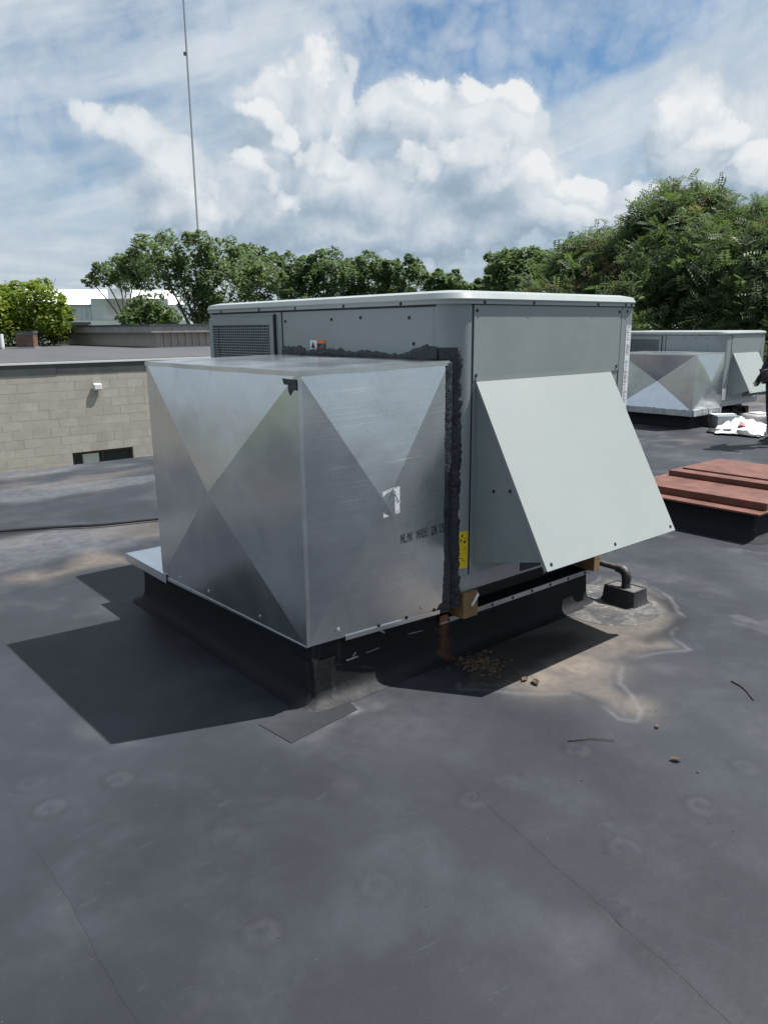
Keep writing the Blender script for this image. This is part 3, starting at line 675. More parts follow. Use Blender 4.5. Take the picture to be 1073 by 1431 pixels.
def trees():
    tree('leafy_tree', 'tall ragged topped tree with drooping compound leaves above the second rooftop unit', 'tree', 25, [(955,280,26),(925,326,46),(985,314,46),(955,360,62),(1000,395,66),(915,395,62),(962,440,66),(1005,470,50),(900,455,50)], 965, 9500, .40, 'leaf_mid', True, 'trees beyond the roof', gap=.40, red=.12, fore=.12)
    tree('leafy_tree', 'broad tree with reddish seed clusters sloping down behind the hooded rooftop unit', 'tree', 28, [(852,345,32),(822,366,36),(795,382,36),(868,372,50),(835,405,52),(775,402,34),(880,425,52),(815,440,45),(760,430,36)], 835, 8500, .38, 'leaf_mid', True, 'trees beyond the roof', gap=.40, red=.17, fore=.12)
    tree('leafy_tree', 'dark green tree at the right edge behind the second rooftop unit', 'tree', 24, [(1050,316,28),(1076,356,50),(1125,370,66),(1065,400,58),(1120,410,80),(1050,452,50),(1110,480,70)], 1090, 8000, .38, 'leaf_mid', True, 'trees beyond the roof', gap=.40, red=.08, fore=.12)
    tree('bushy_tree', 'round dark tree just right of the cabinet roof middle', 'tree', 48, [(712,372,26),(738,368,24),(700,395,24),(730,395,32),(760,378,26),(748,410,34),(705,415,26)], 728, 5200, .42, 'leaf_dark', group='trees beyond the roof', gap=.36)
    row = [(404,366,18,'slim'),(428,372,20,'loose'),(462,362,22,'tallest'),(492,370,17,'thin'),(519,366,20,'airy'),(548,374,16,'small'),(572,374,19,'round topped'),(612,390,17,'low'),(636,392,15,'low'),(672,398,12,'little')]
    lab = ['slim dark tree at the left end of the distant tree row', 'loose dark tree between the slim one and the tallest of the distant row', 'tallest dark tree in the distant row above the cabinet roof', 'thin tree right beside the tallest of the distant row', 'airy tree with sky showing through its crown in the middle of the distant row', 'small tree between the airy and the round topped trees of the distant row', 'round topped tree right of the middle of the distant row', 'low spreading tree in the right half of the distant row', 'low tree at the right end of the distant row', 'little far tree standing alone in the gap of sky']
    for (px, py, r, k), lb in zip(row, lab):
        tree('distant_tree', lb, 'tree', 90+random.uniform(-5, 5), [(px,py+2,r*.8),(px-r*.6,py+r*.7,r*.75),(px+r*.6,py+r*.7,r*.75),(px,py+r*1.3,r*.9),(px-r*.5,py+r*2.1,r*.7),(px+r*.5,py+r*2.1,r*.7),(px,py+r*2.7,r*.7)], px, 3600, .48, 'leaf_dark', group='distant row of trees', gap=.46, tscale=.8)
    tree('spreading_tree', 'wide spreading tree with exposed limbs below the radio mast', 'tree', 60, [(240,352,24),(212,352,22),(272,355,24),(305,362,30),(340,375,30),(268,385,36),(232,382,30),(362,398,26),(318,400,36),(378,388,18),(278,425,26),(300,440,24),(350,425,22)], 275, 14000, .34, 'leaf_far', group='trees beyond the roof', gap=.40, red=.05)
    tree('spreading_tree', 'darker flat bottomed tree behind the white warehouse on the left', 'tree', 82, [(190,372,22),(165,378,20),(145,386,16),(128,393,10),(205,385,22),(178,392,16)], 185, 5200, .42, 'leaf_dark', group='trees beyond the roof', gap=.36)
    tree('distant_tree', 'dark rounded treetop peeking over the wide spreading tree', 'tree', 95, [(350,357,18),(335,366,16),(368,368,16),(350,385,22)], 352, 2600, .55, 'leaf_dark', group='distant row of trees', gap=.36)
    tree('small_tree', 'small light green tree in front of the white warehouse', 'tree', 52, [(205,428,18),(190,438,16),(222,440,18),(205,447,20),(180,447,12),(240,444,12)], 205, 2600, .34, 'leaf_light', gap=.40)
    tree('lime_bush', 'bright yellow green bush behind the brick chimney at the left edge', 'bush', 42, [(20,420,24),(50,415,20),(68,422,18),(85,438,15),(40,440,32),(5,440,34),(70,445,22),(-30,430,36),(15,468,26),(55,468,22),(85,462,14),(-40,470,40)], 20, 13000, .26, 'leaf_lime', gap=.33, squash=.95)
trees()
# ------------------------------------------------------------------ rooftop equipment
def screw_mesh(r=.0065, h=.005, m='screw'):
    a = MB().disc((0,0,0), r*1.5, 10, h=.0015); a.loft([[(r*math.cos(k*math.pi/3), r*math.sin(k*math.pi/3), .0015) for k in range(6)], [(r*.9*math.cos(k*math.pi/3), r*.9*math.sin(k*math.pi/3), h) for k in range(6)]])
    o = a.build('screw', M[m]); me = o.data; bpy.data.objects.remove(o); return me
SCREW, SCREWD = screw_mesh(), screw_mesh(.0055, .004, 'sdark')
ROTX, ROTY = (0, -math.pi/2, 0), (math.pi/2, 0, 0)      # facing -X, facing -Y
def rrect(x0, x1, y0, y1, z, r, off=0.0, n=8):
    """rounded rectangle; r = radii of the corners (x0,y0),(x1,y0),(x1,y1),(x0,y1)"""
    x0 -= off; y0 -= off; x1 += off; y1 += off; P = []
    for (cx, cy, a0, rr) in ((x0, y0, math.pi, r[0]), (x1, y0, 1.5*math.pi, r[1]), (x1, y1, 0, r[2]), (x0, y1, .5*math.pi, r[3])):
        rr = max(.002, rr+off); ox = cx+rr*(1 if cx == x0 else -1); oy = cy+rr*(1 if cy == y0 else -1)
        for k in range(n+1):
            a = a0+.5*math.pi*k/n; P.append((ox+rr*math.cos(a), oy+rr*math.sin(a), z))
    return P
def roof_curb(name_label, x0, x1, y0, y1, zc, xm, ztop, mt, detail=True):
    root = empty('roof_curb', (x0, y0, 0), name_label, 'roof curb')
    c = MB(); prof = [(.075,.0015),(.045,.006),(.024,.017),(.010,.038),(.004,.075),(0,zc*.75 if zc > .15 else .12),(0,zc)]
    rings = [rrect(x0, x1, y0, y1, z, (.02,.02,.02,.02), o, 5) for o, z in prof]+[rrect(x0, x1, y0, y1, zc, (.02,)*4, -.085, 5)]
    c.loft(rings, False, True); c.build('membrane_base', mt, root, smooth=True, angle=50)
    b = MB().box(x0+.0006, xm, y0+.0006, y1-.0006, zc-.02, ztop-.002); b.build('upper_membrane', mt, root)
    f = MB().box(xm+.002, x1-.07, y0+.10, y1-.09, zc-.03, ztop+.02+.028); f.build('curb_frame', M['dark'], root)  # near-black frame colour also carries the shade of the recess under the unit
    return root
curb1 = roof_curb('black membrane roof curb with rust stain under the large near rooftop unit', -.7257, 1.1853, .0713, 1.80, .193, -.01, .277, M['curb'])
def curb_details():
    t = MB().box(.005, 1.192, .0635, .0710, .172, .197); bar = t.build('termination_bar', M['alu'], curb1, bevel=.001)
    for k in range(8): place(SCREWD, 'screw', bar, (.06+.155*k, .0635, .185), ROTY)
    # sheet metal lid beyond the plenum
    l = MB(); l.box(-.800, -.0, 1.345, 1.836, .288, .292); l.box(-.803, -.799, 1.30, 1.838, .246, .2925); l.box(-.799, -.0, 1.834, 1.838, .246, .2925)
    l.build('lid_flashing', M['galvlid'], curb1)
    # lapped corner patch of membrane
    P = [at_z(*p) for p in ((362,1013),(407,1039),(500,992),(470,965),(440,972))]
    q = MB(); q.loft([[Vector((p.x,p.y,-.001)) for p in P], [Vector((p.x,p.y,.0030)) for p in P]]); q.build('corner_patch', M['roofpatch'], curb1, bevel=.001)
    q = MB(); q.loft([rrect(-.732,-.60,.0645,.20,z,(.02,)*4,0,4) for z in (.03,.20)], False, False); q.build('corner_strip', M['curb'], curb1)
    # torn flap and scraps of the old flashing
    for a, b, w in (((484,923),(500,917),.0022),((493,917),(497,911),.0018),((512,912),(530,905),.0010),((527,879),(537,884),.0035),((570,886),(590,881),.0012)):
        A = ray(*a); B_ = ray(*b)
        pa = CAM+A*((.066-CAM[1])/A[1]); pb = CAM+B_*((.066-CAM[1])/B_[1]); u = Vector(pb-pa)
        MB().obox(Vector((pa+pb)/2), u/2, (0,.003,0), Vector((0,1,0)).cross(u.normalized())*w).build('flashing_scrap', M['alu'], curb1)
    MB().box(-.006, .045, .050, .0630, .190, .222).build('bracket', M['rustmetal'], curb1, bevel=.002)
M['roofpatch'] = membrane('membrane patch', (.0235, .0255, .030)); M['rustmetal'] = simple('rusty bracket', (.20, .075, .03), .8, var=.5, scale=60)
def dusty():
    m, g, b = mat('dusty membrane patch'); co = g.node('ShaderNodeNewGeometry').outputs['Position']
    n = g.noise(co, 7, 7, .7, .6); k = g.noise(co, 40, 6, .75); c = g.mix(g.ss(n, .35, .66), (.026, .027, .031), (.085, .080, .077))
    c = g.mix(g.m('MULTIPLY', g.ss(k, .5, .66), g.ss(n, .42, .58)), c, (.20, .185, .168)); g.put(b.inputs['Base Color'], c); b.inputs['Roughness'].default_value = .85
    bp = g.node('ShaderNodeBump'); bp.inputs['Strength'].default_value = .6; bp.inputs['Distance'].default_value = .004; g.put(bp.inputs['Height'], k); g.l.new(bp.outputs[0], b.inputs['Normal']); return m
M['dustypatch'] = dusty()
curb_details()

def rooftop_unit(label, ox, oy, W, L, zb, zt, r, h0, h1, zh, zhb, d, seam, grille, full=True):
    root = empty('rooftop_unit', (ox, oy, zb), label, 'air conditioner', 'rooftop units')
    X = lambda v: ox+v; Y = lambda v: oy+v
    c = MB(); rr = (r, .012, .012, .012)
    c.loft([rrect(ox, X(W), oy, Y(L), z, rr, 0, 10) for z in (zb, zt+.004)]); c.build('cabinet', M['unit'], root, smooth=True, angle=30)
    t = MB(); t.loft([rrect(ox, X(W), oy, Y(L), z, rr, o, 10) for o, z in ((.006,zt-.001),(.013,zt),(.013,zt+.014),(.017,zt+.016),(.019,zt+.022),(.004,zt+.046),(-.05,zt+.058))])
    cap = t.build('top_cap', M['cap'], root, smooth=True, angle=25)
    f = MB(); f.loft([rrect(ox, X(W), oy, Y(L), z, rr, -.02, 6) for z in (zb-.085, zb-.006)]); f.build('base_rail', M['rail'], root, smooth=True, angle=30)
    # front panel and posts
    p = MB().box(X(seam+.004), X(W-.106), Y(-.004), Y(.01), zh+.004, zt-.004); fp = p.build('front_panel', M['unit'], root, bevel=.0015)
    p = MB().box(X(W-.100), X(W-.003), Y(-.0025), Y(.01), zb+.01, zt-.004); rp = p.build('corner_post', M['unit'], root, bevel=.0015)
    p = MB().box(X(seam-.004), X(seam+.004), Y(-.0015), Y(.01), zb+.005, zt-.002); p.build('panel_joint', M['dark'], root); MB().box(X(W-.1065), X(W-.0995), Y(-.001), Y(.01), zb+.01, zt-.004).build('panel_joint', M['dark'], root)
    p = MB().box(X(-.001), X(.02), Y(r*.9), Y(L-.03), zt-.010, zt-.0015); p.build('cap_gap', M['dark'], root); MB().box(X(r), X(W-.01), Y(-.0012), Y(.02), zt-.0105, zt-.0016).build('cap_gap', M['dark'], root)
    # outside-air hood
    hood = MB(); e = .013
    n = Vector((0, -(zh-zhb), d)).normalized()*1.0; n = Vector((0, -(zh-zhb), -d)).normalized() if False else Vector((0, -(zh-zhb)/math.hypot(zh-zhb, d), d/math.hypot(zh-zhb, d)))
    T0, T1, B0, B1 = Vector((X(h0), Y(-.006), zh)), Vector((X(h1), Y(-.006), zh)), Vector((X(h0), Y(-d), zhb)), Vector((X(h1), Y(-d), zhb))
    sl_ = (B0-T0).normalized()
    hood.add([T0+Vector((0,0,.0)), T1, T1+Vector((0,0,.022)), T0+Vector((0,0,.022)), T0-n*.004, T1-n*.004], [(0,1,2,3)])
    hood.loft([[T0, T1, B1, B0], [q-n*.0022 for q in (T0, T1, B1, B0)]])
    for (a, b_) in ((T0, B0), (T1, B1)):
        sx = 1 if a is T0 else -1
        hood.loft([[a-n*.0022, b_-n*.0022, b_-n*.018, a-n*.018], [q+Vector((sx*.002,0,0)) for q in (a-n*.0022, b_-n*.0022, b_-n*.018, a-n*.018)]])
    hood.loft([[B0-n*.0022, B1-n*.0022, B1-n*.028, B0-n*.028], [q-sl_*.002 for q in (B0-n*.0022, B1-n*.0022, B1-n*.028, B0-n*.028)]])
    ho = hood.build('hood', M['hood'], root)
    for x in (h0+.006, h1-.009):
        s = MB(); P = [(Y(-.001), zh-.012), (Y(-d+.018), zhb+.028), (Y(-d+.045), zhb+.030), (Y(-.001), zb+.055)]
        s.loft([[Vector((X(x), y, z)) for y, z in P], [Vector((X(x+.003), y, z)) for y, z in P]]); so_ = s.build('hood_side', M['unit'], ho)
        if full and x < .5:
            for (py, pz) in ((-.12,.83),(-.215,.845)): place(SCREWD, 'screw', so_, (X(x), Y(py), pz), ROTX)
    fl = MB(); ny = 5
    m_ = MB().box(X(h0+.03), X(h1-.03), Y(-d*.62), Y(-d*.60), zb+.075, zb+.26); m_.build('filter_screen', M['coil'], ho)
    rot_h = (math.atan2(math.hypot(zh-zhb, 0), d), 0, 0)
    for k, x in enumerate((h0+.04, (h0+h1)/2, h1-.03)):
        q = T0.lerp(B0, .972); q.x = X(x); place(SCREWD, 'screw', ho, q+n*.0005, (rot_h[0], 0, 0))
    for x, z in ((seam+.022, zt-.028), (W-.125, zt-.028), (seam+.022, zh+.028), (W-.125, zh+.028)): place(SCREWD, 'screw', fp, (X(x), Y(-.004), z), ROTY)
    place(SCREWD, 'screw', rp, (X(W-.05), Y(-.0025), zt-.026), ROTY)
    for x in (seam+.06, seam+.47*W*.62, W-.33, W-.085, W-.03): place(SCREWD, 'screw', cap, (X(x), Y(-.013), zt+.007), ROTY)
    ys = (.32, .75, 1.18, 1.55, 2.0) if full else (.4, 1.0)
    for y in ys: place(SCREWD, 'screw', cap, (X(-.013), Y(y), zt+.007), ROTX)
    # long side: panel, joint and coil guard
    yA, yB = grille
    p = MB().box(X(-.0012), X(.01), Y(r+.001), Y(yA-.075), zb+.01, zt-.012); sp = p.build('side_panel', M['unit'], root)
    p = MB().box(X(-.002), X(.01), Y(yA-.072), Y(yA-.060), zb+.01, zt-.011); p.build('side_joint', M['dark'], root); MB().box(X(-.014), X(.01), Y(yA-.004), Y(yA+.006), zb+.01, zt-.02).build('side_joint', M['dark'], root)
    for y, z in ((yA-.10, zt-.06), (yA*.62, zt-.055), (r+.16, zt-.055), (r+.13, zt-.17), (yA*.45, zt-.05)):
        place(SCREWD, 'screw', sp, (X(-.003), Y(y), z), ROTX)
    g0 = MB(); w = .045
    g0.box(X(-.018), X(.012), Y(yA+.006), Y(yA+w), zb+.03, zt-.035); g0.box(X(-.018), X(.012), Y(yB-w), Y(yB), zb+.03, zt-.035)
    g0.box(X(-.0178), X(.012), Y(yA+w), Y(yB-w), zt-.078, zt-.035); g0.box(X(-.0178), X(.012), Y(yA+w), Y(yB-w), zb+.03, zb+.075)
    gf = g0.build('coil_guard', M['unit'], root, bevel=.003)
    MB().box(X(.0002-.004), X(.01), Y(yA+w), Y(yB-w), zb+.07, zt-.07).build('coil', M['coil'], gf)
    g1 = MB(); z = zb+.085
    while z < zt-.085:
        g1.box(X(-.015), X(-.011), Y(yA+w), Y(yB-w), z, z+.0045); z += .0155
    y = yA+w+.02
    while y < yB-w-.01:
        g1.box(X(-.011), X(-.008), Y(y), Y(y+.004), zb+.07, zt-.07); y += .024
    g1.build('guard_mesh', M['unit'], gf)
    g2 = MB().box(X(-.0165), X(-.0150), Y(yB-w-.075), Y(yB-w-.068), zb+.07, zt-.075); g2.build('guard_rib', M['dark'], gf)
    if not full: MB().box(X(r*.6), X(r+.06), Y(-.004), Y(.0), zb+.02, zb+.20).build('sticker', M['paper'], root)
    return root
unit1 = rooftop_unit('large near grey green rooftop air conditioner with a sloping intake hood', 0, 0, 1.35, 2.1765, .412, 1.646, .115, .1455, 1.1776, 1.311, .531, .44, .123, (1.398, 2.16))

def unit_details():
    # stickers
    MB().box(-.0055, -.003, .998, 1.058, 1.440, 1.487).build('warning_label', M['paper'], unit1)
    w = MB().box(-.0056, -.003, .925, .996, 1.440, 1.470); w.build('warning_text_panel', M['ink'], unit1)
    MB().box(-.0056, -.003, .925, .996, 1.471, 1.487).build('warning_header', M['orange'], unit1)
    k = MB(); k.plate([(-.0058,1.050,1.446),(-.0058,1.008,1.446),(-.0058,1.020,1.462),(-.0058,1.034,1.480),(-.0058,1.042,1.462)], (-1,0,0), .0006); k.build('warning_pictogram', M['ink'], unit1)
    t = MB()
    for i in range(3): t.box(-.0060, -.0056, .930, .985-.012*i, 1.446+.008*i, 1.449+.008*i)
    t.build('warning_print', M['greyink'], unit1)
    # long data label down the right post
    d = MB().box(1.298, 1.344, -.0040, -.0026, .92, 1.548); dl = d.build('data_label', M['paper'], unit1)
    ink = MB(); z = 1.535
    while z > .94:
        if random.random() < .82:
            a = 1.303+random.uniform(0, .010); ink.box(a, a+random.uniform(.008, .024), -.0044, -.0040, z, z+random.uniform(.003, .006))
            if random.random() < .3: ink.box(1.301, 1.341, -.00435, -.0040, z+.008, z+.0095)
        z -= .0125
    tag(ink.build('data_print', M['greyink'], dl), kind='stuff')
    # yellow caution sticker curved round the corner post
    cx = cy = .115; rr = .1165; cols = []
    for th in np.linspace(246, 269.9, 7): cols.append((cx+rr*math.cos(R(th)), cy+rr*math.sin(R(th))))
    y = MB(); y.loft([[Vector((a, b, z)) for a, b in cols] for z in (.452, .632)], False, False, closed=False); ys = y.build('caution_sticker', M['yellow'], unit1, smooth=True)
    q = MB(); random.seed(5)
    for k in range(9):
        i = random.uniform(0, 4.6); th = R(246+i*4); z = random.uniform(.47, .61); a = (cx+(rr+.0006)*math.cos(th), cy+(rr+.0006)*math.sin(th)); th2 = th+R(random.uniform(2.5, 6)); b = (cx+(rr+.0006)*math.cos(th2), cy+(rr+.0006)*math.sin(th2)); h = random.choice((.003,.004,.012))
        q.add([(a[0],a[1],z),(b[0],b[1],z),(b[0],b[1],z+h),(a[0],a[1],z+h)], [(0,1,2,3)])
    q.build('caution_print', M['ink'], ys)
unit_details()

# ------------------------------------------------------------------ plenum
def cross_panel(name, quad, nrm, bulge, m, parent, n=1, th=.0012):
    """sheet broken along its diagonals into a flat pyramid: corner order around the panel"""
    c = sum((Vector(p) for p in quad), Vector())/4+Vector(nrm)*bulge; mb = MB(); q = [Vector(p) for p in quad]
    mb.add(q+[c], [(0,1,4),(1,2,4),(2,3,4),(3,0,4)]); b = [p-Vector(nrm)*(.004-1.3*min(0, bulge)) for p in q]
    mb.add(q+b, [(0,4,5,1),(1,5,6,2),(2,6,7,3),(3,7,4,0),(4,7,6,5)])
    return mb.build(name, m, parent)
def plenum(label, N, Rr, Lf, zb, zN, zR, zL, detail=True, over=.0):
    """N near corner, Rr end against the unit, Lf far end of the long side (x, y)"""
    root = empty('duct_plenum', (N[0], N[1], zb), label, 'duct box', 'galvanized duct boxes')
    N, Rr, Lf = (Vector((*p, 0)) for p in (N, Rr, Lf)); K = Rr+(Lf-N); K.x = min(K.x, Rr.x)
    up = lambda p, z: Vector((p.x, p.y, z)); zK = zR+zL-zN
    u = (Rr-N).normalized(); w = (Lf-N).normalized(); nf = Vector((u.y, -u.x, 0)); nl = Vector((-w.y, w.x, 0))
    cross_panel('front_panel', [up(N, zb), up(Rr, zb), up(Rr, zR), up(N, zN)], nf, .046, M['galvs'], root)
    cross_panel('end_panel', [up(Lf, zb), up(N, zb), up(N, zN), up(Lf, zL)], nl, .056*(1 if detail else -1.5), M['galv'], root)
    cross_panel('back_panel', [up(K, zb), up(Lf, zb), up(Lf, zL), up(K, zK)], w, .01, M['galv'], root)
    # lid with turned-down edges
    o = .004; a = [up(N, zN)-u*o-w*o, up(Rr, zR)-w*o, up(K, zK)+w*o, up(Lf, zL)-u*o+w*o]
    lid = MB(); c = sum(a, Vector())/4+Vector((0,0,.012)); z = Vector((0,0,.003)); pts = [p+z for p in a]
    NS = 14
    def edge(p, q, amp): return [p.lerp(q, k/NS)+Vector((0,0,amp*(math.sin(k*1.9+p.x*5)*.5+math.sin(k*.7)*.5)))*(0 if k in (0, NS) else 1) for k in range(NS)]
    ring = edge(pts[0], pts[1], .0016)+edge(pts[1], pts[2], 0)+edge(pts[2], pts[3], 0)+edge(pts[3], pts[0], .0016)
    n = len(ring); lid.add(ring+[c+z], [(i, (i+1) % n, n) for i in range(n)])
    dn = [p-Vector((0,0,.020)) for p in ring]; lid.add(ring+dn, [(i, n+i, n+(i+1) % n, (i+1) % n) for i in range(n)])
    lid.build('lid', M['galvlid'], root)
    # standing corner seam
    s = MB(); s.loft([[up(N, z)+nl*.003+nf*.002, up(N, z)+nl*.003+nf*.006, up(N, z)+u*.014+nf*.006, up(N, z)+u*.016+nf*.001] for z in (zb+.001, zN-.022)]); s.build('corner_seam', M['galvlid'], root, bevel=.001)
    if not detail:
        fl = MB()
        for (p, q, nn) in ((Lf, N, nl), (N, Rr, nf)):
            for k in range(26):
                a_ = p.lerp(q, k/26); b_ = p.lerp(q, (k+1)/26); h = random.uniform(.0, .012); fl.loft([[up(a_, zb-.07), up(b_, zb-.07), up(b_, zb+.015+h), up(a_, zb+.015+h)], [v+nn*(.022+h) for v in (up(a_, zb-.07), up(b_, zb-.07), up(b_, zb+.015+h), up(a_, zb+.015+h))]])
        fl.build('base_flange', M['alu'], root)
        return root
    return root
PN, PR, PL = (-.753, .065), (-.012, .0065), (-.796, 1.351)
plen1 = plenum('large galvanized sheet metal duct box fixed to the left side of the near rooftop unit', PN, PR, PL, .277, 1.389, 1.405, 1.392)
FONT = {'N':'10001 11001 10101 10101 10011 10001 10001','L':'10000 10000 10000 10000 10000 10000 11111','M':'10001 11011 10101 10101 10001 10001 10001','K':'10001 10010 10100 11000 10100 10010 10001','A':'01110 10001 10001 11111 10001 10001 10001','D':'11110 10001 10001 10001 10001 10001 11110','E':'11111 10000 10000 11110 10000 10000 11111','I':'11111 00100 00100 00100 00100 00100 11111','U':'10001 10001 10001 10001 10001 10001 01110','S':'01111 10000 10000 01110 00001 00001 11110',' ':'00000 00000 00000 00000 00000 00000 00000'}
def plenum_details():
    u = Vector((PR[0]-PN[0], PR[1]-PN[1], 0)).normalized(); nf = Vector((u.y, -u.x, 0)); w = Vector((PL[0]-PN[0], PL[1]-PN[1], 0)).normalized(); nl = Vector((-w.y, w.x, 0))
    Lx = math.hypot(PR[0]-PN[0], PR[1]-PN[1]); cz = .84
    def bulge(s, z):                  # how far the broken sheet stands out at (s, z)
        a = abs(s-Lx/2)/(Lx/2); b = abs(z-.8366)/(.5596); return .046*max(0, 1-max(a, b))
    onf = lambda s, z, o=.0008: Vector((PN[0], PN[1], z))+u*s+nf*(bulge(s, z)+o)
    sx = lambda px, py: (lambda d: (CAM+d*((.035-CAM[1])/d[1]))[0]-PN[0])(ray(px, py))
    # ink-jet marking on the sheet
    t = MB(); s0, z0, cell = .456, .648, .0058; tilt = .012; s = s0
    for ch in 'NLMK MADE IN USA':
        if ch == ' ': s += .019; continue
        for r, row in enumerate(FONT[ch].split()):
            for c, v in enumerate(row):
                if v == '1':
                    ss_, zz = s+c*.0030, z0+(6-r)*cell+tilt*(s-s0)+random.uniform(-.0006, .0006)
                    t.add([onf(ss_, zz), onf(ss_+.0032, zz), onf(ss_+.0032, zz+.0062), onf(ss_, zz+.0062)], [(0,1,2,3)])
        s += .0182
    tag(t.build('printed_marking', M['ink'], plen1), kind='stuff')
    # torn paper label
    a0, a1, z1, z2 = .356, .448, .782, .896
    pl = MB(); pl.plate([onf(a0+.003, z1-.004, .001), onf(a1, z1+.006, .001), onf(a1-.002, z1+.045, .001), onf(a1+.004, z1+.05, .003), onf(a1-.001, z1+.06, .001), onf(a1, z2+.004, .001), onf(a0+.045, z2+.002, .001), onf(a0, z2-.008, .001)], nf, .0008)
    lab = pl.build('paper_label', M['paper'], plen1)
    ink = MB(); random.seed(3)
    for k in range(26):
        s = random.uniform(a0+.008, a1-.014); z = random.uniform(z1+.006, z2-.02); h = random.choice((.002, .012, .006)); w_ = .010 if h < .003 else .0022
        ink.add([onf(s, z, .0022), onf(s+w_, z, .0022), onf(s+w_, z+h, .0022), onf(s, z+h, .0022)], [(0,1,2,3)])
    def stroke(p, q, wd): 
        p, q = onf(*p, .0024), onf(*q, .0024); d = (q-p).normalized().cross(nf)*wd; ink.add([p-d, q-d, q+d, p+d], [(0,1,2,3)])
    stroke((a0+.010, z1+.025), (a0+.055, z2-.012), .0022); stroke((a0+.055, z2-.012), (a1-.006, z2-.062), .0030); stroke((a0+.048, z2-.02), (a0+.066, z2-.012), .004)
    tag(ink.build('label_print', M['greyink'], lab), kind='stuff')
    for px, py in ((476,881),(586,845)):
        s = sx(px, py); place(SCREW, 'screw', plen1, onf(s, .318), ROTY, (1.2,)*3)
    for px, py in ((530,873),(566,862),(602,851)): place(SCREWD, 'screw', plen1, onf(sx(px, py), .2875, .001), ROTY)
    for s in (.42, .87, 1.16): place(SCREW, 'screw', plen1, Vector((PN[0], PN[1], .318))+w*(s-.08)+nl*.0012, ROTX, (1.2,)*3)
    # turned flange at the foot of the front sheet
    f = MB(); a, b = .185, .70
    f.loft([[onf(a, .262, .0), onf(b, .262, .0), onf(b, .282, .001), onf(a, .282, .001)], [v+nf*.004 for v in (onf(a, .262, .0), onf(b, .262, .0), onf(b, .282, .001), onf(a, .282, .001))]]); f.build('foot_flange', M['galvlid'], plen1)
    f = MB(); f.plate([Vector((PL[0],PL[1],.262))-w*.0+nl*.001, Vector((PN[0],PN[1],.274))+nl*.001, Vector((PN[0],PN[1],.279))+nl*.001, Vector((PL[0],PL[1],.279))+nl*.001], nl, .002); f.build('end_flange', M['galvlid'], plen1)
    # black mastic over the joint to the cabinet
    def arc(th, rr): return Vector((.115+rr*math.cos(R(th)), .115+rr*math.sin(R(th)), 0))
    rng = np.random.default_rng(4)
    zs = np.linspace(.262, 1.462, 150); mb = MB(); rows = []; e0 = 0; e1 = 0
    for i, z in enumerate(zs):
        e0 = .8*e0+rng.normal(0, .0018); e1 = .62*e1+rng.normal(0, 1.3)
        lowr = max(0, (.44-z)/.18); inn = -.042-.030*lowr**.6+e0*1.4; out = 247+e1*1.1-(0 if z < 1.425 else 260*(z-1.425)+3800*max(0,z-1.445)**2)+4*lowr
        if z > 1.44: inn = max(inn, .0)
        y_at = lambda x: PN[1]+(x-PN[0])*(PR[1]-PN[1])/(PR[0]-PN[0])
        pts = []
        if z < 1.405:
            pts += [Vector((inn, y_at(inn)+.0005, z)), Vector((inn+.006, y_at(inn)-.003, z)), Vector((-.016, y_at(-.016)-.004-rng.random()*.002, z)), Vector((.002, .003-rng.random()*.002, z))]
        else:
            pts += [arc(190, .117)+Vector((0,0,z)), arc(196, .118)+Vector((0,0,z)), arc(205, .1195)+Vector((0,0,z)), arc(213, .1195)+Vector((0,0,z))]
        pts += [arc(226, .1195+rng.random()*.002)+Vector((0,0,z)), arc(236, .1200+rng.random()*.002)+Vector((0,0,z)), arc(out-3, .1190+rng.random()*.0015)+Vector((0,0,z)), arc(out, .1146)+Vector((0,0,z))]
        rows.append(pts)
    mb.loft(rows, False, False, closed=False); mb.build('mastic_seal', M['mastic'], plen1, smooth=True, angle=60)
    ys = np.linspace(1.335, .09, 150); rows = []; e = 0
    for i, y in enumerate(ys):
        e = .80*e+rng.normal(0, .0030); top = 1.446+.022*math.exp(-((y-.16)/.10)**2)+(.012 if y > 1.15 else 0)+e-.010*math.exp(-((y-.55)/.25)**2)
        xo = 0.0 if y > .115 else .115-math.sqrt(max(0, .115**2-(.115-y)**2))
        rows.append([Vector((xo-.002, y, 1.36)), Vector((xo-.0072-rng.random()*.002, y, 1.405)), Vector((xo-.0065-rng.random()*.002, y, top-.018)), Vector((xo-.0050, y, top-.004)), Vector((xo+.0008, y, top))])
    mb = MB(); mb.loft(rows, False, False, closed=False); mb.build('mastic_band', M['mastic'], plen1, smooth=True, angle=60)
    # smear of mastic at the near top corner of the box
    rng = np.random.default_rng(8); P = [Vector((PN[0], PN[1], 1.366))+w*s+nl*.0035+Vector((0,0,z+rng.normal(0,.004))) for s, z in ((-.002,0),(.02,.001),(.055,.001),(.095,-.002),(.085,-.020),(.075,-.045),(.055,-.050),(.045,-.072),(.03,-.052),(.012,-.048),(-.001,-.050))]
    MB().plate(P, nl, .0015).build('mastic_smear', M['mastic'], plen1)
plenum_details()

# timber packers
def wood(label, x0, x1, y0, y1, z0, z1):
    o = empty('wood_block', ((x0+x1)/2, (y0+y1)/2, z0), label, 'wood block', 'wood packers under the near unit')
    b = MB().box(x0, x1, y0, y1, z0, z1); b.build('timber', M['wood'], o, bevel=.003); return o
wb = wood('square cut timber packer with a torn white tag below the near unit corner', .092, .188, -.005, .36, .198, .326)
t_ = MB(); t_.plate([(.140,-.0062,.262),(.165,-.0062,.290),(.184,-.0062,.315),(.188,-.012,.300),(.174,-.008,.278),(.150,-.0062,.250)], (0,-1,0), .001); t_.build('torn_tag', M['paper'], wb)
wood('timber packer under the right end of the unit base beside the rusty pipe', 1.165, 1.222, .02, .32, .198, .326)

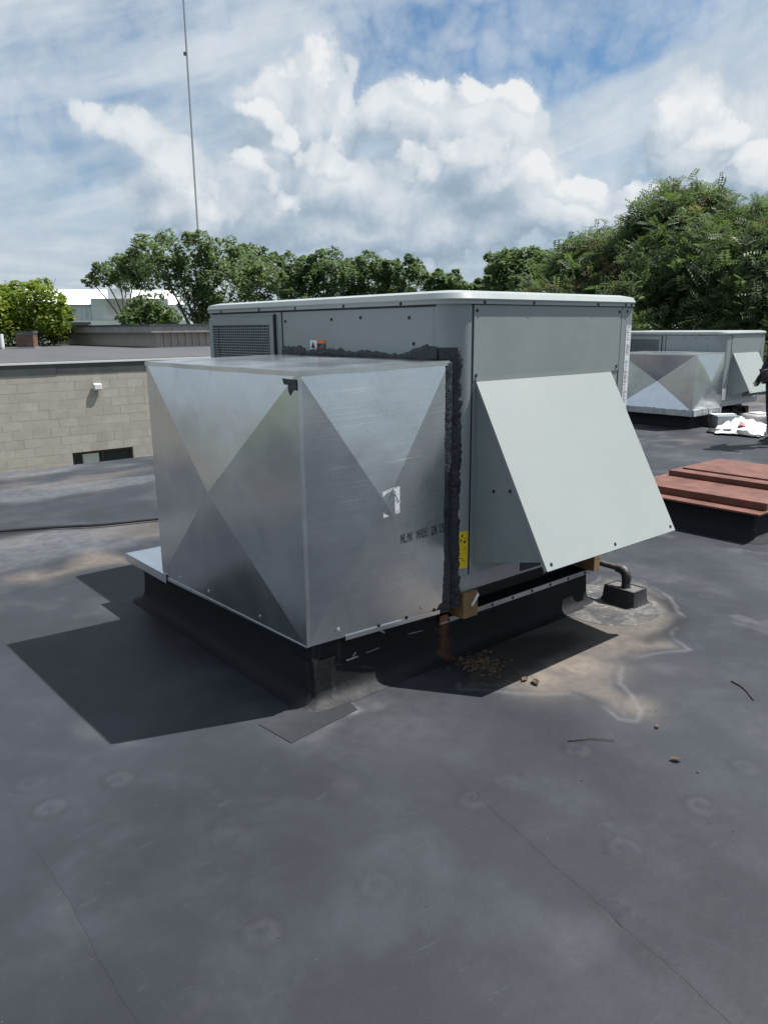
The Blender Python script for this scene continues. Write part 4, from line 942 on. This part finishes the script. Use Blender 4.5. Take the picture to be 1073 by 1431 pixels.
# second rooftop unit with its duct box and curb
U2 = (9.44, 3.50)
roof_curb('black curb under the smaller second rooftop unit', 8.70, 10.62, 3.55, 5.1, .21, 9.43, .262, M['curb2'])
plenum('smaller galvanized duct box on the second rooftop unit at right', (8.64, 3.50), (9.44, 3.47), (8.62, 4.82), .262, 1.118, 1.128, 1.118, detail=False)
rooftop_unit('smaller second rooftop air conditioner with intake hood, far right beyond the red hatch', U2[0], U2[1], 1.38, 2.05, .36, 1.392, .13, .31, 1.18, 1.105, .50, .34, .25, (1.05, 1.95), full=False)

# ------------------------------------------------------------------ pitch pocket with rusty pipe
def pitch_pocket():
    root = empty('pitch_pocket', (1.335, -.08, 0), 'tar covered pitch box with a bent rusty pipe in a round dusty patch', 'pitch box')
    x0, x1, y0, y1, h = 1.272, 1.402, -.178, .018, .098
    b = MB(); b.loft([rrect(x0, x1, y0, y1, z, (.004,)*4, o, 2) for o, z in ((.045,.003),(.018,.012),(.006,.035),(0,h))], False, False)
    b.loft([rrect(x0, x1, y0, y1, z, (.004,)*4, o, 2) for o, z in ((0,h),(-.008,h),(-.009,h-.006))], False, True); b.build('box', M['tar'], root, smooth=True, angle=40)
    f = MB().box(x0+.009, x1-.009, y0+.009, y1-.009, h-.02, h-.004); f.build('sealer_fill', M['chalk'], root)
    rp_ = lambda r0, cx, cy, z, sd: [Vector((cx+r0*(1+.06*math.sin(3*a+sd)+.025*math.sin(7*a+sd*2)+.012*math.sin(17*a))*math.cos(a), cy+r0*(1+.05*math.sin(2*a+sd)+.02*math.sin(9*a))*math.sin(a), z)) for a in np.linspace(0, 2*math.pi, 72, endpoint=False)]
    MB().loft([rp_(.325, 1.22, -.02, -.002, .5), rp_(.322, 1.22, -.02, .002, .5), rp_(.310, 1.22, -.02, .0032, .5)]).build('round_patch', M['dustypatch'], root, smooth=True)
    MB().loft([rp_(.215, 1.27, -.06, .002, 2.0), rp_(.212, 1.27, -.06, .0048, 2.0), rp_(.200, 1.27, -.06, .0058, 2.0)]).build('inner_patch', M['dustypatch'], root, smooth=True)
    p = [Vector((1.335,-.085,.08)), Vector((1.335,-.085,.13))]
    MB().tube([p[0], p[0]+Vector((0,0,.02)), p[0]+Vector((0,0,.05)), p[1]+Vector((0,0,.02))], [.040,.026,.024,.022], 14).build('riser', M['tar'], root, smooth=True)
    el = [Vector((1.335,-.085,.135))]+[Vector((1.335-.0, -.085+.045-.045*math.cos(a), .150+.045*math.sin(a))) for a in np.linspace(0, math.pi/2, 6)]
    MB().tube(el, [.027,.027,.028,.028,.028,.028,.027], 14).build('elbow', M['tar'], root, smooth=True)
    MB().tube([Vector((1.335,-.04,.195)), Vector((1.33,.10,.199)), Vector((1.31,.42,.205))], .017, 12).build('pipe', M['rust'], root, smooth=True)
    MB().tube([Vector((1.335,-.046,.195)), Vector((1.335,-.020,.1955))], .026, 14).build('coupling', M['rust'], root, smooth=True)
pitch_pocket()

# ------------------------------------------------------------------ red roof hatch
def hatch():
    x0, y0 = 3.174, .038
    root = empty('roof_hatch', (x0, y0, 0), 'red painted steel roof hatch with stepped covers on a black curb', 'roof hatch')
    x1, y1 = 4.52, 1.06
    c = MB(); c.loft([rrect(x0, x1, y0, y1, z, (.015,)*4, o, 4) for o, z in ((.12,.002),(.05,.010),(.015,.04),(0,.09),(0,.2))]); c.build('curb', M['curb2'], root, smooth=True, angle=45)
    MB().box(x0-.065, x1+.06, y0-.06, y1+.06, .200, .216).build('flange', M['red'], root, bevel=.003)
    a = MB().box(x0+.075, x1, y0-.045, y1+.04, .217, .274); a.build('lower_cover', M['red'], root, bevel=.004)
    b = MB().box(x0+.555, x1+.02, y0-.03, 1.05, .275, .320); b.build('upper_cover', M['red'], root, bevel=.004)
    d = MB().box(x0+.690, x1+.01, y0-.02, 1.0, .321, .334); d.build('top_plate', M['red'], root, bevel=.003)
hatch()

# ------------------------------------------------------------------ cable, twigs, litter
def cable():
    pts = []
    A, B = at_z(-40, 750), at_z(222, 728.5)
    for k in range(40):
        t = k/39*1.9; p = A.lerp(B, t); pts.append(Vector((p.x+.012*math.sin(k*.8), p.y+.03*math.sin(k*.33), .020)))
    o = MB().tube(pts, .013, 8).build('roof_cable', M['cable'], smooth=True); tag(o, 'thin black cable running across the roof behind the duct box', 'cable')
cable()
def twig(label, px, r, side=None):
    P = [at_z(*p) for p in px]; Q = []
    for k in range(13):
        t = k/12*(len(P)-1); i = min(int(t), len(P)-2); p = P[i].lerp(P[i+1], t-i); Q.append(Vector((p.x+random.uniform(-.001,.001), p.y+random.uniform(-.001,.001), r+.002)))
    root = empty('twig', Q[0], label, 'twig', 'twigs on the roof')
    MB().tube(Q, [r*(1-.45*k/12) for k in range(13)], 6).build('stem', M['twig'], root, smooth=True)
    if side is not None: MB().tube([Q[6], Q[6]+Vector((.012,.010,.002))], r*.6, 5).build('side_shoot', M['twig'], root)
twig('nearly straight dry twig lying in front of the duct box and hood', ((794,1036),(825,1033),(858,1036)), .0030)
twig('bent dry twig lying near the right edge of the picture', ((1021,953),(1034,960),(1043,968),(1052,980)), .0036, 1)
def dry_leaf(label, px, py, s, rot):
    c = at_z(px, py); e = Vector((math.cos(rot), math.sin(rot), 0)); f = Vector((-e.y, e.x, 0)); L = []
    for k in range(7):
        t = k/6; w = math.sin(math.pi*min(1, t*1.02))**.8*s*.28; z = .004+.5*s*(t-.5)**2; p = c+e*(t-.5)*s
        L.append([p+f*w+Vector((0,0,z+w*.7)), p+Vector((0,0,z)), p-f*w+Vector((0,0,z+w*.5))])
    root = empty('dry_leaf', c, label, 'dry leaf', 'dry leaves on the roof')
    m = MB(); m.loft(L, False, False, closed=False); m.build('blade', M['litter'], root, smooth=True); MB().tube([c-e*s*.5+Vector((0,0,.13*s+.004)), c-e*s*.72+Vector((0,0,.006))], s*.02, 4).build('leaf_stalk', M['twig'], root)
dry_leaf('curled dry leaf on the open roof right of the twig', 944, 1063, .045, 2.3)
dry_leaf('dry leaf at the sunny edge of the tan stain, nearest the hood shadow', 748, 955, .06, .9)
dry_leaf('dry leaf at the left tip of the tan stain, partly in the hood shadow', 733, 951, .045, .2)
dry_leaf('small dry leaf between the twig and the tan stain', 918, 1016, .030, .4)
def litter():
    m = MB(); c = at_z(674, 930); rng = np.random.default_rng(2)
    for k in range(330):
        a = rng.uniform(0, 6.28); r = abs(rng.normal(0, .055)); p = c+Vector((r*math.cos(a)*1.1, r*math.sin(a)*1.5, .004+abs(rng.normal(0,.006))*math.exp(-r/.05))); s = rng.uniform(.003, .010)
        e = Vector(rng.normal(size=3)); e.z *= .5; e.normalize(); f = e.orthogonal().normalized(); n = e.cross(f)
        m.obox(p, e*s, f*s*.5, n*s*.12)
    tag(m.build('leaf_litter', M['litter']), 'small heap of dry leaf litter in the shadow of the hood', 'leaf litter', kind='stuff')
    m = MB()
    for k in range(150):
        px, py = rng.uniform(0, 1073), 860+570*rng.random()**1.6
        p = at_z(px, py); s = rng.choice((.0008, .0013, .0020), p=(.6,.32,.08)); e = Vector((math.cos(k), math.sin(k), 0)); m.obox(p+Vector((0,0,s*.4)), e*s, Vector((-e.y, e.x, 0))*s*.6, (0,0,s*.5))
    tag(m.build('roof_grit', M['chalk']), 'pale grit and crumbs scattered over the dark roof', 'grit', kind='stuff')
    m = MB()
    for k in range(36):
        px, py = rng.uniform(0, 1073), 830+600*rng.random()**1.5
        p = at_z(px, py); s = rng.uniform(.001, .0035); e = Vector((math.cos(k*2.1), math.sin(k*2.1), 0)); m.obox(p+Vector((0,0,s*.3)), e*s*1.6, Vector((-e.y, e.x, 0))*s*.5, (0,0,s*.35))
    tag(m.build('dark_crumbs', M['twig']), 'dark crumbs of bark scattered over the roof', 'crumbs', kind='stuff')
litter()

# ------------------------------------------------------------------ rubbish by the second unit
def rubbish():
    rng = np.random.default_rng(6)
    def sheet(name, label, cat, poly, h, mt, n=16):
        P = [at_z(*p) for p in poly]; a, b, c, d = P; V = []
        for i in range(n+1):
            for j in range(n+1):
                p = a.lerp(b, i/n).lerp(d.lerp(c, i/n), j/n); hh = h*(.25+vnoise(np.array(i*.55+h*90), np.array(j*.6+h*31)))*(math.sin(math.pi*i/n)*math.sin(math.pi*j/n)+.12)
                V.append((p.x+rng.normal(0,.006), p.y+rng.normal(0,.006), .012+float(hh)))
        m = MB(); m.add(V, [(i*(n+1)+j, (i+1)*(n+1)+j, (i+1)*(n+1)+j+1, i*(n+1)+j+1) for i in range(n) for j in range(n)])
        o = m.build(name, mt); s = o.modifiers.new('solid', 'SOLIDIFY'); s.thickness = .004; mt_ = o.data; mt_.polygons.foreach_set('use_smooth', [True]*len(mt_.polygons)); tag(o, label, cat); return o
    sheet('plastic_sheet', 'crumpled white plastic sheet lying by the second rooftop unit', 'plastic sheet', ((998,608),(1066,611),(1074,588),(1002,590)), .15, M['plast'], 22)
    bg_ = sheet('printed_bag', 'small crumpled bag with red print on top of the white plastic sheet', 'bag', ((1030,605),(1040,606),(1037,601),(1030,600)), .05, M['card'], 9); bg_.location.z = .09
    sheet('dark_tarp', 'dark sheet edge showing under the white plastic sheet', 'tarp', ((986,605),(1062,613),(1070,606),(992,600)), .06, M['cable'], 10)
    c = at_z(1030, 588)+Vector((0,0,.14)); m = MB()
    pts = [c+Vector((.16*math.cos(t)*(1+.05*math.sin(3*t)), .10*math.sin(t), .10*math.sin(t)+.004*t)) for t in np.linspace(0, 6*math.pi, 90)]
    m.tube(pts, .020, 6); tag(m.build('hose_coil', M['cable'], smooth=True), 'coiled black hose lying behind the white plastic sheet', 'hose')
    p = at_z(1010, 597); root = empty('cardboard_box', p, 'pale blue white carton left of the coiled hose', 'box')
    e = Vector((.8,-.6,0)); f = Vector((.6,.8,0)); MB().obox(p+Vector((0,0,.10)), e*.17, f*.14, (0,0,.09)).build('carton', M['unit'], root, bevel=.01); MB().obox(p+Vector((0,0,.196))+f*.05, e*.18, f*.07, (0,0,.006)).build('flap', M['wht'], root)
    p = at_z(1058, 594); MB_ = MB().obox(p+Vector((0,0,.10)), Vector((.9,-.4,0))*.25, Vector((.4,.9,0))*.20, (0,0,.08)); root = empty('paper_sack', p, 'pale sack lying at the right end of the rubbish', 'sack')
    MB_.build('sack_body', M['fascia'], root, bevel=.05, seg=3); MB().obox(p+Vector((-.02,0,.19)), Vector((.9,-.4,0))*.12, Vector((.4,.9,0))*.10, (0,0,.012)).build('fold', M['wht'], root, bevel=.01)
rubbish()

# ------------------------------------------------------------------ worker at the right edge
def person():
    g0 = at_z(1075, 624); fd = Vector((-.80, .60, 0)).normalized(); sd = Vector((-fd.y, fd.x, 0))      # fd = facing, sd = its left
    base = g0-sd*.0+fd*-.05
    W = lambda f, s, z: base+fd*f+sd*s+Vector((0,0,z))
    root = empty('person', W(0,-.11,0), 'person in black trousers, black gloves and black shoes standing at the right edge', 'person')
    def skin(name, V, E_, rad, mt, sub=2, rootv=0):
        me = bpy.data.meshes.new(name); off = wloc(root); me.from_pydata([tuple(v-off) for v in V], E_, []); me.materials.append(M[mt])
        o = bpy.data.objects.new(name, me); COL.objects.link(o); o.parent = root
        o.modifiers.new('skin', 'SKIN'); sv = me.skin_vertices[0].data if me.skin_vertices else None
        if sv is None:
            bpy.context.view_layer.objects.active = o; bpy.ops.mesh.customdata_skin_add(); sv = me.skin_vertices[0].data
        for i, r in enumerate(rad): sv[i].radius = (r, r) if not isinstance(r, tuple) else r; sv[i].use_root = (i == rootv)
        s = o.modifiers.new('sub', 'SUBSURF'); s.levels = sub; s.render_levels = sub; o.modifiers['skin'].use_smooth_shade = True
        return o
    hip = -.11
    # body: pelvis, spine, neck, arms
    V = [W(0,hip,.98), W(.01,hip,1.12), W(.0,hip,1.30), W(-.01,hip,1.43), W(0,hip,1.50),
         W(0,hip+.18,1.41), W(.04,hip+.24,1.14), W(.20,hip+.22,.95), W(0,hip-.18,1.41), W(-.03,hip-.25,1.14), W(.06,hip-.26,.90)]
    E_ = [(0,1),(1,2),(2,3),(3,4),(3,5),(5,6),(6,7),(3,8),(8,9),(9,10)]
    skin('jacket', V, E_, [(.16,.11),(.145,.105),(.165,.115),(.12,.085),.058,.062,.048,.036,.062,.048,.036], 'shirt')
    V = [W(0,hip,.96), W(0,hip+.09,.90), W(.035,hip+.10,.50), W(.0,hip+.11,.10), W(0,hip-.09,.90), W(-.03,hip-.11,.50), W(-.10,hip-.12,.10)]
    skin('trousers', V, [(0,1),(1,2),(2,3),(0,4),(4,5),(5,6)], [(.15,.11),.092,.066,.060,.092,.066,.060], 'cloth')
    for s, f0 in ((hip+.11, .0), (hip-.12, -.10)):
        m = MB(); m.loft([[W(f0+f, s+w*k, z) for f, k in ((-.09,.7),(-.10,0),(-.09,-.7),(0,-1),(.10,-1.05),(.17,-.7),(.19,0),(.17,.7),(.10,1.05),(0,1))] for z, w in ((.0,.045),(.025,.046))]); m.build('shoe_sole', M['sole'], root, smooth=False)
        m = MB(); m.loft([[W(f0+f*a-(.0 if a == 1 else .01), s+w*k, z+(dz if f > .05 else 0)) for f, k in ((-.09,.7),(-.10,0),(-.09,-.7),(0,-1),(.10,-1.05),(.17,-.7),(.19,0),(.17,.7),(.10,1.05),(0,1))] for z, w, a, dz in ((.026,.045,1,0),(.05,.044,.97,.0),(.085,.038,.75,-.025),(.12,.034,.50,-.03))]); m.build('shoe', M['shoe'], root, smooth=True, angle=60)
    # head with face
    h = MB(); bm = bmesh.new(); bmesh.ops.create_uvsphere(bm, u_segments=28, v_segments=20, radius=1)
    hc = W(.02, hip, 1.64)
    for v in bm.verts:
        x, y, z = v.co; fx = x*.100; sy = y*.078; hz = z*.120
        if z < -.2: fx *= 1-.12*(-z-.2); sy *= 1-.38*(-z-.2)
        if x > .7:
            fx += .020*math.exp(-((y/.16)**2+((z+.10)/.20)**2)); fx -= .010*math.exp(-(((abs(y)-.42)/.16)**2+((z-.05)/.12)**2)); fx += .006*math.exp(-((y/.3)**2+((z+.45)/.08)**2))
        v.co = hc+fd*fx+sd*sy+Vector((0,0,hz))-wloc(root)
    me = bpy.data.meshes.new('head'); bm.to_mesh(me); bm.free(); me.materials.append(M['skin']); me.polygons.foreach_set('use_smooth', [True]*len(me.polygons))
    ho = bpy.data.objects.new('head', me); COL.objects.link(ho); ho.parent = root
    for s in (-1, 1):
        MB().tube([hc+fd*.082+sd*(.033*s)+Vector((0,0,.006)), hc+fd*.090+sd*(.033*s)+Vector((0,0,.006))], [.011,.006], 10).build('eye', M['ink'], ho, smooth=True)
        MB().tube([hc+sd*(.074*s)+Vector((0,0,-.02)), hc+sd*(.086*s)-fd*.012+Vector((0,0,.0)), hc+sd*(.080*s)-fd*.008+Vector((0,0,.03))], [.012,.014,.010], 8).build('ear', M['skin'], ho, smooth=True)
    MB().tube([hc+fd*.086+sd*.022+Vector((0,0,-.055)), hc+fd*.095+Vector((0,0,-.056)), hc+fd*.086-sd*.022+Vector((0,0,-.055))], .005, 6).build('mouth', M['card'], ho, smooth=True)
    bm = bmesh.new(); bmesh.ops.create_uvsphere(bm, u_segments=24, v_segments=14, radius=1)
    for v in bm.verts:
        x, y, z = v.co; z2 = max(z, -.05-(.5 if x < 0 else 0)); v.co = hc-fd*.012+fd*x*.103+sd*y*.086+Vector((0,0,.022+z2*.108))-wloc(root)
        if x > .55 and z < .45: v.co -= fd*.03
    me = bpy.data.meshes.new('hair'); bm.to_mesh(me); bm.free(); me.materials.append(M['hair']); me.polygons.foreach_set('use_smooth', [True]*len(me.polygons)); o = bpy.data.objects.new('hair', me); COL.objects.link(o); o.parent = ho
    # hands
    for (wr, el) in ((W(.20,hip+.22,.95), W(.04,hip+.24,1.14)), (W(.06,hip-.26,.90), W(-.03,hip-.25,1.14))):
        d = (wr-el).normalized(); a = d.cross(sd).normalized(); b = d.cross(a).normalized(); m = MB()
        m.loft([[wr+d*t+a*(w*math.cos(q))+b*(h_*math.sin(q)) for q in np.linspace(0, 2*math.pi, 10, endpoint=False)] for t, w, h_ in ((-.01,.026,.02),(.03,.036,.018),(.085,.042,.015))])
        for k, L in enumerate((.070,.080,.075,.058)):
            o_ = wr+d*.083+a*(-.030+.020*k); m.tube([o_, o_+d*L*.4+b*.004, o_+d*L*.75+b*.016, o_+d*L+b*.034], [.0095,.009,.008,.0065], 7)
        o_ = wr+d*.02+a*-.030; m.tube([o_, o_+d*.03-a*.024, o_+d*.062-a*.026+b*.010], [.012,.0105,.008], 7); m.build('glove', M['cable'], root, smooth=True, angle=70)
person()
